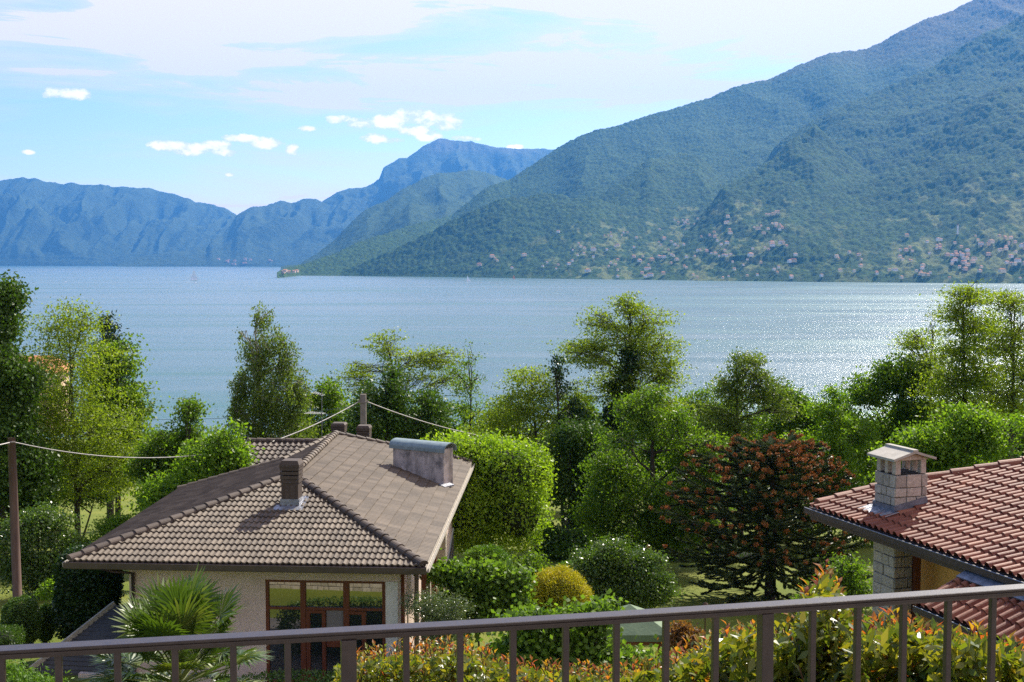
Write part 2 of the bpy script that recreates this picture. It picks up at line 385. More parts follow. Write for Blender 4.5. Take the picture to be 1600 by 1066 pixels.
# rocky peak and the headland in front of it
Pk = [(470, 350), (506, 317), (530, 302), (550, 296), (575, 293), (594, 281), (601, 264), (625, 248), (638, 247), (662, 229), (687, 217), (697, 218), (703, 221), (716, 223), (737, 220), (775, 233), (812, 237), (847, 235), (872, 234), (960, 250)]
Hd = [(185, 414), (215, 404), (240, 399), (270, 394), (300, 393), (325, 388), (335, 375), (350, 369), (364, 352), (372, 338), (385, 330), (400, 324), (418, 323), (430, 319), (441, 315), (458, 319), (468, 315), (481, 312), (495, 313), (506, 317), (540, 330), (600, 370), (640, 400)]
_, me = range_mesh('peak', 182, 960, 560, 13200, 18450, 320, [(180, 13750), (350, 13700), (960, 13000)],
    [(Hd, [(185, 14100), (330, 14500), (364, 15300), (441, 16300), (640, 16300)]), (Pk, [(470, 16700), (690, 17900), (960, 17900)])], 60, 10, 420, 31, gully=(480, 420), p=1.0)
M_hillP = hill_material('rocky mountain', ((0.03, 0.05, 0.02), (0.045, 0.075, 0.025), (0.09, 0.11, 0.045)), (0.20, 0.17, 0.13), 1500, meadow=False, scale=.5)
tag(link('hills', me, M_hillP), kind='structure')

# long ridge across the far end of the lake
Fa = [(-150, 300), (-60, 292), (0, 286), (19, 283), (30, 280), (41, 279), (59, 280), (78, 286), (100, 288), (119, 287), (134, 290), (175, 292), (219, 297), (237, 296), (259, 301), (284, 304), (297, 309), (309, 318), (322, 317), (338, 321), (353, 327), (372, 338), (420, 370), (470, 400), (520, 410)]
Fb = [(-150, 330), (0, 318), (60, 330), (120, 352), (180, 380), (230, 400), (270, 412)]
_, me = range_mesh('ridge', -150, 520, 520, 14200, 18450, 320, [(-150, 14900), (520, 14900)],
    [(Fa, [(-150, 17900), (520, 17900)]), (Fb, [(-150, 16600), (270, 15700)])], 70, 10, 250, 47, gully=(430, 620), p=1.0)
tag(link('hills', me, M_hillP), kind='structure')

# closed body of air: far things fade to blue
hb = MB(); hb.box((0, 9140, 1215), (30000, 18900, 2590))
hm = bpy.data.materials.new('air'); hm.cycles.volume_sampling = 'DISTANCE'; hm.use_nodes = True; n = NT(hm.node_tree); n.n.clear()
vo = n.new('ShaderNodeVolumePrincipled'); vo.inputs['Color'].default_value = (0.09, 0.38, 1.0, 1); vo.inputs['Density'].default_value = 3.7e-5
vo.inputs['Anisotropy'].default_value = 0.3
oo = n.new('ShaderNodeOutputMaterial'); n.l.new(vo.outputs[0], oo.inputs['Volume'])
ho = hb.build('haze', hm); tag(ho, 'thin blue haze over the lake and mountains', 'haze', kind='stuff')
# ------------------------------------------------------------------ building materials
M_plaster = mat_noise('rough cast plaster', (0.58, 0.45, 0.38), (0.72, 0.58, 0.50), 1.2, 0.9, 0.02, 40, spec=0.1)
M_white = mat_noise('white painted render', (0.62, 0.61, 0.58), (0.72, 0.71, 0.68), 2, 0.8, 0.002, 60, spec=0.2)
M_wood = mat_noise('dark red wood', (0.10, 0.030, 0.016), (0.17, 0.055, 0.028), 4, 0.45, 0.001, 30, stretch=(6, 6, 1))
M_gutter = mat_noise('dark brown metal', (0.035, 0.024, 0.022), (0.065, 0.045, 0.040), 3, 0.42, 0.0, spec=0.5)
M_trim = mat_noise('weathered pale trim', (0.30, 0.27, 0.22), (0.46, 0.42, 0.36), 5, 0.8, 0.002)
M_ochre = mat_noise('ochre plaster', (0.70, 0.38, 0.11), (0.80, 0.46, 0.15), 1.5, 0.85, 0.002, 90, spec=0.15)
M_lead = mat_noise('lead flashing', (0.09, 0.105, 0.14), (0.20, 0.22, 0.27), 7, 0.45, 0.006, 25, metal=0.5, spec=0.5)
M_leadp = mat_noise('pale flashing', (0.16, 0.17, 0.20), (0.30, 0.31, 0.34), 9, 0.4, 0.01, 20, metal=0.4)
M_mortar = mat_noise('mortar', (0.16, 0.14, 0.12), (0.26, 0.235, 0.20), 10, 0.95, 0.01, 40)
M_zinc = mat_noise('green blue sheet metal', (0.12, 0.16, 0.175), (0.17, 0.225, 0.24), 6, 0.5, 0.0, spec=0.5, c3=(0.22, 0.27, 0.27))
M_dark = mat_noise('dark inside', (0.012, 0.010, 0.009), (0.02, 0.018, 0.016), 3, 0.9)
M_fibre = mat_noise('dark sheet roofing', (0.055, 0.052, 0.055), (0.085, 0.08, 0.08), 3, 0.75, 0.004, 30)
def mat_stone(name, cols):
    n = new_mat(name); t_ = n.new('ShaderNodeTexCoord'); v_ = t_.outputs['Object']
    a = n.new('ShaderNodeAttribute', attribute_name='v')
    base = n.ramp(a.outputs['Fac'], [(0, cols[0]), (0.5, cols[1]), (1, cols[2])])
    nz = n.noise(v_, 14, 6, 0.7)
    n.l.new(n.mix(1.0, base, n.ramp(nz, [(0.3, 0.62), (0.7, 1.15)]), 'MULTIPLY'), n.b.inputs['Base Color'])
    n.b.inputs['Roughness'].default_value = 0.92; n.b.inputs['Specular IOR Level'].default_value = 0.15
    bp = n.new('ShaderNodeBump'); bp.inputs['Distance'].default_value = 0.015; n.l.new(n.noise(v_, 30, 6, 0.7), bp.inputs['Height'])
    n.l.new(bp.outputs[0], n.b.inputs['Normal'])
    return n.m
M_stone = mat_stone('rough stone', ((0.34, 0.30, 0.26), (0.45, 0.39, 0.33), (0.52, 0.45, 0.38)))
M_stone2 = mat_stone('yellowish stone', ((0.32, 0.28, 0.20), (0.42, 0.36, 0.26), (0.48, 0.42, 0.32)))
def mat_tile(name, c0, c1, c2, lich, rough=0.7, fine=(0, 0)):
    n = new_mat(name); t_ = n.new('ShaderNodeTexCoord'); v_ = t_.outputs['Object']
    a = n.new('ShaderNodeAttribute', attribute_name='v')
    base = n.ramp(a.outputs['Fac'], [(0, c0), (0.5, c1), (1, c2)])
    nz = n.noise(v_, 1.1, 6, 0.65); nf = n.noise(v_, 22, 5, 0.7)
    base = n.mix(1.0, base, n.ramp(nz, [(0.3, 0.72), (0.7, 1.18)]), 'MULTIPLY')
    base = n.mix(n.ramp(nf, [(0.52, 0.0), (0.72, 0.75)]), base, C4(lich))
    n.l.new(base, n.b.inputs['Base Color'])
    n.b.inputs['Roughness'].default_value = rough; n.b.inputs['Specular IOR Level'].default_value = 0.3
    bp = n.new('ShaderNodeBump'); bp.inputs['Distance'].default_value = 0.004; n.l.new(nf, bp.inputs['Height']); n.l.new(bp.outputs[0], n.b.inputs['Normal'])
    return n.m
M_tile = mat_tile('grey brown concrete tile', (0.085, 0.063, 0.044), (0.110, 0.083, 0.058), (0.145, 0.112, 0.080), (0.165, 0.138, 0.098))
M_tile2 = mat_tile('dark red brown concrete tile', (0.052, 0.037, 0.028), (0.078, 0.056, 0.042), (0.108, 0.080, 0.060), (0.13, 0.110, 0.084))
M_rtile = mat_tile('red clay tile', (0.135, 0.034, 0.018), (0.19, 0.056, 0.030), (0.25, 0.092, 0.050), (0.24, 0.13, 0.07), rough=0.62)

def in_poly(px, py, poly):
    c = np.zeros(px.shape, bool); n = len(poly)
    for i in range(n):
        x1, y1 = poly[i]; x2, y2 = poly[(i+1) % n]
        if y1 == y2: continue
        c ^= ((y1 > py) != (y2 > py)) & (px < (x2-x1)*(py-y1)/(y2-y1)+x1)
    return c
def roof_tiles(name, poly, o0, u, up, mat, parent, wave, course, amp, lip, kind='wave', spw=6, seed=1, thick=0.10):
    """real tile relief on a planar polygon. o0: a point on the eave, u: unit eave direction, up: unit upslope direction"""
    poly = [np.array(p, float) for p in poly]; o0 = np.array(o0, float); u = np.array(u, float); up = np.array(up, float)
    nrm = np.cross(u, up); nrm /= np.linalg.norm(nrm)
    if nrm[2] < 0: nrm = -nrm
    P2 = [(np.dot(p-o0, u), np.dot(p-o0, up)) for p in poly]
    a0 = min(a for a, b in P2); a1 = max(a for a, b in P2); b0 = min(b for a, b in P2); b1 = max(b for a, b in P2)
    w0 = math.floor(a0/wave)-1; w1 = math.ceil(a1/wave)+1; c0 = math.floor(b0/course+.001); c1 = math.ceil(b1/course)+1
    na = (w1-w0)*spw+1; A_ = (w0+np.arange(na)/spw)*wave
    V = []; Fq = []; at = []; base = 0; rr = np.random.default_rng(seed)
    ph = (A_/wave) % 1.0
    if kind == 'wave': prof = np.where(ph < .62, np.sin(np.pi*ph/.62)**0.8, 0)*amp
    else: prof = np.sqrt(np.clip(1-((ph-.34)/.34)**2, 0, 1))*amp
    tw = 2 if kind == 'wave' else 1
    ti = np.floor(A_/wave/tw).astype(int)-w0
    for c in range(c0, c1):
        tint = rr.random(w1-w0+4)**1.0; jit = (rr.random(w1-w0+4)-.5)
        rows = [(0.0, 0.0), (0.0, 1.0), (0.5, 1.0), (1.02, 1.0)] 
        B_ = []; H_ = []
        jb = jit[ti]*0.012
        for (t, k) in rows:
            bb = (c+t)*course
            hh = (prof + lip*(1-t)) if k else (prof*0.0 - 0.005)
            hh = hh+jit[ti]*0.004
            if not k: hh = prof-0.004
            pt = o0[None]+A_[:, None]*u[None]+(bb+jb*(1-t))[:, None]*up[None]+hh[:, None]*nrm[None]
            V.append(pt); at.append(tint[ti])
            B_.append(bb)
        i = base+np.arange(4*na).reshape(4, na); q = grid_faces(i)
        q = q.reshape(3, na-1, 4)
        am = (A_[:-1]+A_[1:])/2
        for k, tt in enumerate((0.05, 0.3, 0.8)):
            m = in_poly(am, np.full(am.shape, (c+tt)*course), P2); Fq.append(q[k][m])
        base += 4*na
    V = np.concatenate(V); Fq = np.concatenate(Fq); at = np.concatenate(at)
    used, inv = np.unique(Fq, return_inverse=True)
    me = mesh_np(name, V[used], inv.reshape(-1, 4), attr={'v': at[used]}, smooth=False)
    o = link(name, me, mat, parent)
    return o
def add_attr(me, val=0.5):
    a = me.attributes.new('v', 'FLOAT', 'FACE' if hasattr(val, '__len__') else 'POINT')
    if hasattr(val, '__len__'): a.data.foreach_set('value', np.asarray(val, np.float32))
    else: a.data.foreach_set('value', np.full(len(me.vertices), val, np.float32))
def ridge_caps(name, pts, rad, L, mat, parent, seed=3, rise=0.02):
    """half-round cap tiles laid end over end along a line"""
    mb = MB(); rr = random.Random(seed); vals = []
    pts = [np.array(p, float) for p in pts]
    for a, b in zip(pts[:-1], pts[1:]):
        Ln = np.linalg.norm(b-a); k = max(1, round(Ln/L)); d = (b-a)/Ln; s = Ln/k
        side = np.cross(d, (0, 0, 1.0)); side /= np.linalg.norm(side); upn = np.cross(side, d)
        for i in range(k):
            p0 = a+d*(i*s-0.02); p1 = a+d*((i+1)*s+0.03)
            V = []; n = 9; j = rr.uniform(-.006, .006)
            for (p, r, h) in ((p0, rad*1.12, rise+.014), (p1, rad*.98, rise-.006)):
                for q in range(n):
                    an = math.pi*q/(n-1); V.append(p+side*(math.cos(an)*r+j)+upn*(math.sin(an)*r*.82+h-.03))
            f0 = len(mb.f); mb.add(V, [(q, q+1, n+q+1, n+q) for q in range(n-1)]+[tuple(range(n))])
            vals += [rr.random()]*(len(mb.f)-f0)
    me = mb.mesh(name); add_attr(me, vals); return link(name, me, mat, parent)
def stone_block(name, c, w, d, h, ax, mat, parent, course=0.2, seed=1, sides=(1, 1, 1, 1), prot=0.018, mortar=True, slopecut=None):
    """pier of separate rough blocks around a mortar core; c = bottom centre"""
    rr = random.Random(seed); mb = MB(); vals = []; ax = [np.array(a, float) for a in ax]; c = np.array(c, float)
    mb.box(c+ax[2]*h/2, (w-.02, d-.02, h), ax, 1); vals += [0]*6
    z = 0.0; k = 0
    while z < h-.03:
        ch = min(course*rr.uniform(.75, 1.3), h-z)
        if h-z-ch < .06: ch = h-z
        for s in range(4):
            L = w if s % 2 == 0 else d; a, b = (ax[0], ax[1]) if s % 2 == 0 else (ax[1], ax[0])
            off = (-d/2 if s == 0 else d/2) if s % 2 == 0 else (w/2 if s == 1 else -w/2)
            x = 0.0
            while x < L-.02:
                bw = min(rr.uniform(.14, .42), L-x)
                if L-x-bw < .09: bw = L-x
                t = prot+rr.uniform(0, .012); g = .009
                cc = c+a*(x+bw/2-L/2)+b*(off)+ax[2]*(z+ch/2)
                n0 = len(mb.v)
                e0 = -.012 if x < .01 else g; e1 = -.012 if x+bw > L-.01 else g
                # block with irregular outer corners
                sg = 1 if off > 0 else -1
                V = []
                for kk in (-1, 1):
                    for ii in (-1, 1):
                        for jj in (-1, 1):
                            ex = (bw/2-(e0 if ii < 0 else e1))*ii+rr.uniform(-.009, .009)
                            V.append(cc+a*ex+ax[2]*((ch/2-g)*kk+rr.uniform(-.008, .008))+b*sg*(t*(1 if jj > 0 else -2)+(rr.uniform(-.006, .006) if jj > 0 else 0)))
                mb.add(V, [(0, 1, 3, 2), (4, 6, 7, 5), (0, 2, 6, 4), (1, 5, 7, 3), (0, 4, 5, 1), (2, 3, 7, 6)]); vals += [rr.random()]*6
                x += bw
        z += ch; k += 1
    me = mb.mesh(name); add_attr(me, vals)
    o = link(name, me, [mat, M_mortar], parent)
    b = o.modifiers.new('bevel', 'BEVEL'); b.width = 0.012; b.segments = 2; b.limit_method = 'ANGLE'
    return o
class Plane:
    def __init__(s, p, n): s.p = np.array(p, float); s.n = np.array(n, float)
    def hit(s, px, py):
        r = ray(px, py); o = np.array([0, 0, CAMZ]); return o+r*(np.dot(s.p-o, s.n)/np.dot(r, s.n))
    def z(s, x, y): return s.p[2]-(s.n[0]*(x-s.p[0])+s.n[1]*(y-s.p[1]))/s.n[2]
def unit(v): v = np.array(v, float); return v/np.linalg.norm(v)
def plane3(a, b, c): return Plane(a, unit(np.cross(np.array(b)-a, np.array(c)-a)))
Zv = np.array([0, 0, 1.0])

# ------------------------------------------------------------------ the grey brown tiled house
HE = 7.1                                                     # eave below the eye
def Ph(px, py, h):                                           # point at a given depth below the eye
    r = ray(px, py); return np.array([0, 0, CAMZ])+r*(-h/r[2])
A_ = Ph(105, 877, HE); B_ = Ph(664, 886, HE)
E_ = Ph(738, 722, HE); K_ = P(525, 678, 43.1); 
K_[2] = CAMZ-5.86*(1); K_ = Ph(525, 678, CAMZ-K_[2])
C_ = Ph(457, 742, 5.9); 
house = empty('house', (-5, 30, CAMZ-10.2), 'house with grey brown tiled hip roof, rough plaster wall and wide brown framed windows', 'house')
uf = unit(B_-A_); nf_ = unit(np.cross(uf, C_-A_)); upf = unit(np.cross(nf_, uf)); upf = upf if upf[2] > 0 else -upf
PL_f = Plane(A_, nf_)
ur = unit(E_-B_); PL_r = plane3(B_, E_, K_); Cr = PL_r.hit(457, 742)
upr = unit(np.cross(PL_r.n, ur)); upr = upr if upr[2] > 0 else -upr
G_ = Ph(280, 765, HE); ul = unit(G_-A_); PL_l = plane3(A_, G_, K_); upl = unit(np.cross(PL_l.n, ul)); upl = upl if upl[2] > 0 else -upl
M_ = PL_l.hit(442, 720)
lift = np.array([0, 0, .012])
# solid body under the tiles
body = MB(); dn = np.array([0, 0, -.10])
def slab(mb, poly, d=dn, mi=0): mb.prism([np.array(p)+np.array([0, 0, -.02]) for p in poly], d, mi)
slab(body, [A_, B_, C_]); slab(body, [B_, E_, K_, C_]); slab(body, [A_, C_, K_, M_, G_])
roof = body.build('roof', M_tile2, house)
roof_tiles('front_tiles', [A_, B_, C_], A_, uf, upf, M_tile, roof, 0.142, 0.325, 0.034, 0.034, seed=5)
roof_tiles('side_tiles', [B_, E_, K_, C_], B_, ur, upr, M_tile, roof, 0.142, 0.325, 0.013, 0.026, seed=6, spw=6)
roof_tiles('side_tiles', [A_, C_, K_, M_, G_], A_, ul, upl, M_tile, roof, 0.142, 0.325, 0.030, 0.030, seed=7, spw=4)
zz = lambda p, h=.03: np.array(p)+np.array([0, 0, h])
ridge_caps('hip_caps', [zz(A_+(C_-A_)*.01), zz(C_)], 0.115, 0.36, M_tile2, roof, 3)
ridge_caps('hip_caps', [zz(B_+(C_-B_)*.01), zz(C_)], 0.115, 0.36, M_tile2, roof, 4)
ridge_caps('ridge_caps', [zz(C_, .04), zz(K_, .04)], 0.115, 0.36, M_tile, roof, 5)
ridge_caps('hip_caps', [zz(G_), zz(M_), zz(K_)], 0.10, 0.36, M_tile, roof, 6)
ridge_caps('verge_caps', [zz(K_), zz(E_)], 0.09, 0.36, M_tile2, roof, 7)
# gutters and eave boards
gt = MB()
def gutter(mb, a, b, out, w=.13, hgt=.14, mi=0):
    d = unit(b-a); out = np.array(out, float)
    c = (a+b)/2+out*(w/2-.01)+np.array([0, 0, -.075]); L = np.linalg.norm(b-a)
    mb.box(c+np.array([0, 0, -hgt/2+.02]), (L+.1, w, .02), (d, out, Zv), mi)
    mb.box(c+out*(w/2-.01), (L+.1, .018, hgt), (d, out, Zv), mi)
    mb.box(c-out*(w/2-.01), (L+.06, .018, hgt), (d, out, Zv), mi)
outf = unit(np.cross(Zv, uf)*-1); outf = outf if outf[1] < 0 else -outf
gutter(gt, A_, B_, outf)
gt.build('gutter', M_gutter, house)
g2 = MB(); outr = np.array([ur[1], -ur[0], 0]); outl = -np.array([ul[1], -ul[0], 0])
gutter(g2, B_, E_, outr, .11, .10); g2.build('side_gutter', M_trim, house)
g3 = MB(); gutter(g3, A_, G_, outl, .11, .10); g3.build('side_gutter', M_trim, house)
# soffit
so = MB(); so.prism([A_+[0.02, 0.02, -.16], B_+[-.02, .02, -.16], E_+[-.02, 0, -.16], G_+[0, 0, -.16]], (0, 0, -.03)); so.build('soffit', M_gutter, house)
# wing at the back left with its own tiled slope
W0 = Ph(388, 690, 6.55); W1 = W0+unit([1, -.05, 0])*3.6; uw = unit(W1-W0)
vin = unit(np.cross(Zv, uw)); vin = vin if vin[1] < 0 else -vin
dw = 2.9; sw = .27
W2 = W1+vin*dw-Zv*dw*sw; W3 = W0+vin*dw-Zv*dw*sw
wing = MB(); slab(wing, [W0, W1, W2, W3]); slab(wing, [W0, W1, W1-vin*3-Zv*.8, W0-vin*3-Zv*.8])
wr = wing.build('wing_roof', M_tile2, house)
roof_tiles('wing_tiles', [W3, W2, W1, W0], W3, uw, unit(W0-W3), M_tile2, wr, 0.2, 0.36, 0.05, 0.04, seed=8)
ridge_caps('ridge_caps', [zz(W0, .04), zz(W1+uw*.6, .04)], 0.11, 0.36, M_tile2, wr, 9)
vg = MB(); vg.box((W0+W3)/2-uw*.04-Zv*.05, (dw*1.05, .05, .2), (unit(W3-W0), uw, unit(np.cross(unit(W3-W0), uw)))); vg.build('verge_board', M_trim, wr)
# low lead covered strip between main roof and wing
L_ = Ph(380, 726, HE+.02)
st_ = MB(); slab(st_, [G_, M_-[0, 0, .62], Ph(440, 728, 7.0), L_]); st_.build('valley_roof', M_tile2, house)
bk = MB(); slab(bk, [K_, M_, G_, G_+np.array([.4, 1.8, -.08]), M_+np.array([.4, 2.2, -.8]), K_+np.array([0, 3, -.9])]); slab(bk, [K_, E_, E_+np.array([0, .3, -.3]), K_+np.array([0, 3, -.9])]); bk.build('back_roof', M_tile2, house)

# walls
zg = CAMZ-10.3; zt = A_[2]-.18
inf = -outf; inr = -outr; inl = -outl
def isec(p, d, q, e):
    M2 = np.array([[d[0], -e[0]], [d[1], -e[1]]]); s = np.linalg.solve(M2, (q-p)[:2]); return p+d*s[0]
fo = 1.0
fw0 = A_+inf*fo; 
WL = isec(fw0, uf, A_+inl*1.15, ul); WR = isec(fw0, uf, B_+inr*.62, ur)
BR = E_+inr*.62-ur*.4; BL = G_+inl*1.15+ul*1.0
def wall(name, a, b, z0, z1, th, mat, holes=(), inward=None):
    """wall from a to b with rectangular openings given as (s0, s1, z0, z1)"""
    d = b-a; d = np.array([d[0], d[1], 0]); L = np.linalg.norm(d); d /= L; nn = inward
    mb = MB(); xs = sorted({0, L}|{h[0] for h in holes}|{h[1] for h in holes}); zs = sorted({z0, z1}|{h[2] for h in holes}|{h[3] for h in holes})
    for i in range(len(xs)-1):
        for j in range(len(zs)-1):
            xm = (xs[i]+xs[i+1])/2; zm = (zs[j]+zs[j+1])/2
            if any(h[0] < xm < h[1] and h[2] < zm < h[3] for h in holes): continue
            p = np.array([a[0], a[1], 0])+d*xm+nn*th/2+Zv*zm
            mb.box(p, (xs[i+1]-xs[i], th, zs[j+1]-zs[j]), (d, nn, Zv))
    return mb, d
def s_on(px, a, d):       # distance along a wall line where the view column px meets it
    r = ray(px, 950); q = np.array([r[0], r[1]]); M2 = np.array([[d[0], -q[0]], [d[1], -q[1]]]); return np.linalg.solve(M2, -a[:2])[0]
dwl = unit(np.array([*(WR-WL)[:2], 0])); Lw = np.linalg.norm((WR-WL)[:2])
s0 = s_on(415, WL, dwl); s1 = s_on(602, WL, dwl)
zw1 = P(500, 897, 31)[2]; zw0 = zg+.05
wb, _ = wall('wall', WL, WR, zg-.4, zt, .25, M_plaster, [(s0, s1, zw0, zw1)], inf)
wb2, _ = wall('w', WR, BR, zg-.4, zt, .25, M_plaster, [], inr); wb.v, wb.f, wb.m = wb.v, wb.f, wb.m
for (a, b, i_) in ((WR, BR, inr), (WL, BL, inl)):
    w2, _ = wall('w', a+i_*.003, b, zg-.8, zt-.003, .25, M_plaster, [], i_); wb.add(w2.v, w2.f)
w2, _ = wall('w', BL, BR, zg-.8, zt-.006, .25, M_plaster, [], outf); wb.add(w2.v, w2.f)
wb.build('wall', M_plaster, house)
wp = MB(); px_a = s1+.02; px_b = min(Lw-.06, s_on(622, WL, dwl))
wp.box(WL*[1, 1, 0]+dwl*((px_a+px_b)/2)-inf*.012+Zv*((zw0+zw1)/2), (px_b-px_a, .02, zw1-zw0), (dwl, inf, Zv)); wp.build('white_panel', M_white, house)
# dark room behind the glass
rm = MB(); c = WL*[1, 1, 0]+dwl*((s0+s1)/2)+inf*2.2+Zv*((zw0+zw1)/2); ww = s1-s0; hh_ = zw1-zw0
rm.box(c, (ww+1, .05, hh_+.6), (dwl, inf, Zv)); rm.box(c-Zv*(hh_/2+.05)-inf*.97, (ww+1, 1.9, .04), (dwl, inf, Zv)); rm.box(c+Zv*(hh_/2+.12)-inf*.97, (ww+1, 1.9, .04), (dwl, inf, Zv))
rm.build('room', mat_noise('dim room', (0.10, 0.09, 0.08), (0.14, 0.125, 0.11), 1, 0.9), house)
# window frames: bars placed as in the photo (x as fraction of the opening, z as fraction from the top)
def fx(px): return (s_on(px, WL, dwl)-s0)/(s1-s0)
def fz(py): return (py-897)/(1056-897)
win = MB()
def bar(x0, x1, t0, t1, dep=.09, mb=win, off=.07):
    s_a = s0+x0*(s1-s0); s_b = s0+x1*(s1-s0); a = zw1-t0*(zw1-zw0); b = zw1-t1*(zw1-zw0)
    mb.box(WL*[1, 1, 0]+dwl*((s_a+s_b)/2)+inf*off+Zv*((a+b)/2), (s_b-s_a, dep, a-b), (dwl, inf, Zv))
bw_ = 5.5
bar(0, fx(419.5), 0, 1); bar(fx(597), 1, 0, 1); bar(fx(419.5), fx(597), 0, fz(901)); bar(fx(419.5), fx(597), fz(1052), 1)
bar(fx(469), fx(477), fz(901), fz(1052), .10); bar(fx(536), fx(545), fz(901), fz(1052), .10)
for x0, x1 in ((419.5, 469), (477, 536), (545, 597)): bar(fx(x0), fx(x1), fz(939), fz(943), .08)
fr = win.build('window_frame', M_wood, house)
# opening doors / lower lights
def leaf(x0, x1, t0, t1, wd, name='door', off=.05):
    mb = MB()
    bar(x0, x0+wd, t0, t1, .07, mb, off); bar(x1-wd, x1, t0, t1, .07, mb, off); bar(x0+wd, x1-wd, t0, t0+wd*.9, .07, mb, off); bar(x0+wd, x1-wd, t1-wd*.9, t1, .07, mb, off)
    return mb.build(name, M_wood, fr)
wd = .030
leaf(fx(478), fx(508), fz(943.5), fz(1051.5), wd); leaf(fx(537), fx(571), fz(944), fz(1051.5), wd*1.1)
gl = new_mat('window glass'); gl.b.inputs['Base Color'].default_value = (0.02, 0.025, 0.025, 1); gl.b.inputs['Roughness'].default_value = 0.02
gl.b.inputs['Specular IOR Level'].default_value = 1.0; gl.b.inputs['IOR'].default_value = 2.1
tr_ = gl.new('ShaderNodeBsdfTransparent'); mxs = gl.new('ShaderNodeMixShader'); mxs.inputs[0].default_value = 0.93
gl.l.new(tr_.outputs[0], mxs.inputs[1]); gl.l.new(gl.b.outputs[0], mxs.inputs[2]); gl.l.new(mxs.outputs[0], gl.out.inputs[0])
M_glass = gl.m
for (x0, x1, y0, y1) in ((419.5, 469, 901, 939), (477, 536, 901, 939), (545, 597, 901, 939), (419.5, 469, 943, 1052), (477, 508, 943, 1052), (508, 536, 1000, 1052), (537, 571, 943, 1052), (571, 597, 943, 1052)):
    mb = MB(); bar(fx(x0), fx(x1), fz(y0), fz(y1), .012, mb, .085); mb.build('pane', M_glass, fr)
mb = MB(); bar(fx(509), fx(536), fz(943.5), fz(983), .02, mb, .075); mb.build('panel', mat_noise('grey panel', (0.17, 0.155, 0.15), (0.2, 0.185, 0.18), 3, 0.7), fr)
mb = MB(); bar(fx(509), fx(536), fz(983.5), fz(1000), .04, mb, .07); mb.build('rail', M_wood, fr)
# down pipes, corner posts
dp = MB(); c0 = A_+inf*.1+dwl*.9; q = WL+dwl*.12-inf*.07
dp.tube([A_+inf*(-.04)+uf*.85+Zv*-.15, A_+inf*.25+uf*.98+Zv*-.28, np.array([q[0], q[1], zt-.32]), np.array([q[0], q[1], zg])], .045, 10); dp.build('down_pipe', M_gutter, house, smooth=True)
dq = MB(); q = WR-inf*.06-dwl*.02; dq.tube([np.array([q[0], q[1], zt+.02]), np.array([q[0], q[1], zg])], .045, 10); dq.build('down_pipe', M_wood, house, smooth=True)
for k, (ds, out) in enumerate(((.55, .42), (1.5, .42), (3.0, .42))):
    mb = MB(); p = WR+ur*ds+outr*out; mb.box([p[0], p[1], (zt+zg)/2], (.12, .12, zt-zg), (ur, outr, Zv)); mb.build('post', M_wood if k != 1 else M_trim, house)
# stone wall by the right side, under the eave
sc_ = BR-ur*9.6+outr*.55
p0 = P(676, 880, 35.0); p1 = P(694, 880, 35.0)
stone_block('stone_wall', [(p0[0]+p1[0])/2, 35.2, zg-.6], .36, .5, zt-zg+.45, ((1, 0, 0), (0, 1, 0), (0, 0, 1)), M_stone2, house, course=.26, seed=9)
mb = MB(); mb.box([p1[0]+.035, 34.97, (zt+zg)/2-.2], (.035, .04, zt-zg+.5)); mb.build('corner_strip', M_white, house)
# balcony rail at the side
rl = MB(); a = P(699, 892, 37.5); b = P(708, 826, 40.2); a2 = a+Zv*.0
rl.tube([a+Zv*.28, b], .022, 6); rl.tube([a-Zv*.7, b-Zv*.95], .018, 6)
for i in range(16):
    t = i/15; top = (a+Zv*.28)*(1-t)+b*t; bot = (a-Zv*.7)*(1-t)+(b-Zv*.95)*t
    rl.tube([top, top*.5+bot*.5+np.array([.03*(-1)**i, 0, 0]), bot], .010, 5)
    rl.tube([top*.75+bot*.25+np.array([0, .06, 0]), top*.6+bot*.4, top*.75+bot*.25-np.array([0, .06, 0])], .008, 4)
rl.build('balcony_railing', mat_noise('dark iron', (0.04, 0.045, 0.055), (0.08, 0.085, 0.1), 8, 0.45, metal=.6), house)
# wide rendered chimney with a rounded sheet metal cap
t0 = PL_r.hit(614, 728); t1 = PL_r.hit(693, 760)
ch = MB(); d = unit((t1-t0)*[1, 1, 0]); Lc = np.linalg.norm((t1-t0)[:2]); e = np.array([-d[1], d[0], 0]); ctop = P(693, 703, t1[1])[2]
cc = (t0+t1)/2+e*.26
ch.box([cc[0], cc[1], (ctop+t1[2]-.5)/2], (Lc, .5, ctop-t1[2]+.5), (d, e, Zv))
n = new_mat('stained render'); tx = n.new('ShaderNodeTexCoord')
st1 = n.noise(n.vmap(tx.outputs['Object'], (3.2, 3.2, .7)), 1.3, 6, .7); st2 = n.noise(tx.outputs['Object'], 2.6, 7, .72)
cc1 = n.ramp(st1, [(0.35, (0.26, 0.22, 0.19)), (0.55, (0.48, 0.41, 0.37)), (0.7, (0.56, 0.48, 0.44))])
n.l.new(n.mix(n.ramp(st2, [(0.48, 0), (0.66, .85)]), cc1, (0.11, 0.10, 0.10, 1)), n.b.inputs['Base Color']); n.b.inputs['Roughness'].default_value = .9
cho = ch.build('wide_chimney', n.m, house); cho['label'] = 'wide stained grey chimney with blue green metal cap'
mb = MB(); rr_ = .19; nseg = 14; V = []
for s in (-1, 1):
    for k in range(nseg+1):
        an = math.pi*k/nseg; V.append(cc*[1, 1, 0]+d*s*(Lc/2+.09)+e*math.cos(an)*.34+Zv*(ctop+.0+math.sin(an)*rr_))
    for k in range(nseg+1):
        an = math.pi*(nseg-k)/nseg; V.append(cc*[1, 1, 0]+d*s*(Lc/2+.09)+e*math.cos(an)*.325+Zv*(ctop-.012+math.sin(an)*(rr_-.015)))
m_ = 2*(nseg+1)
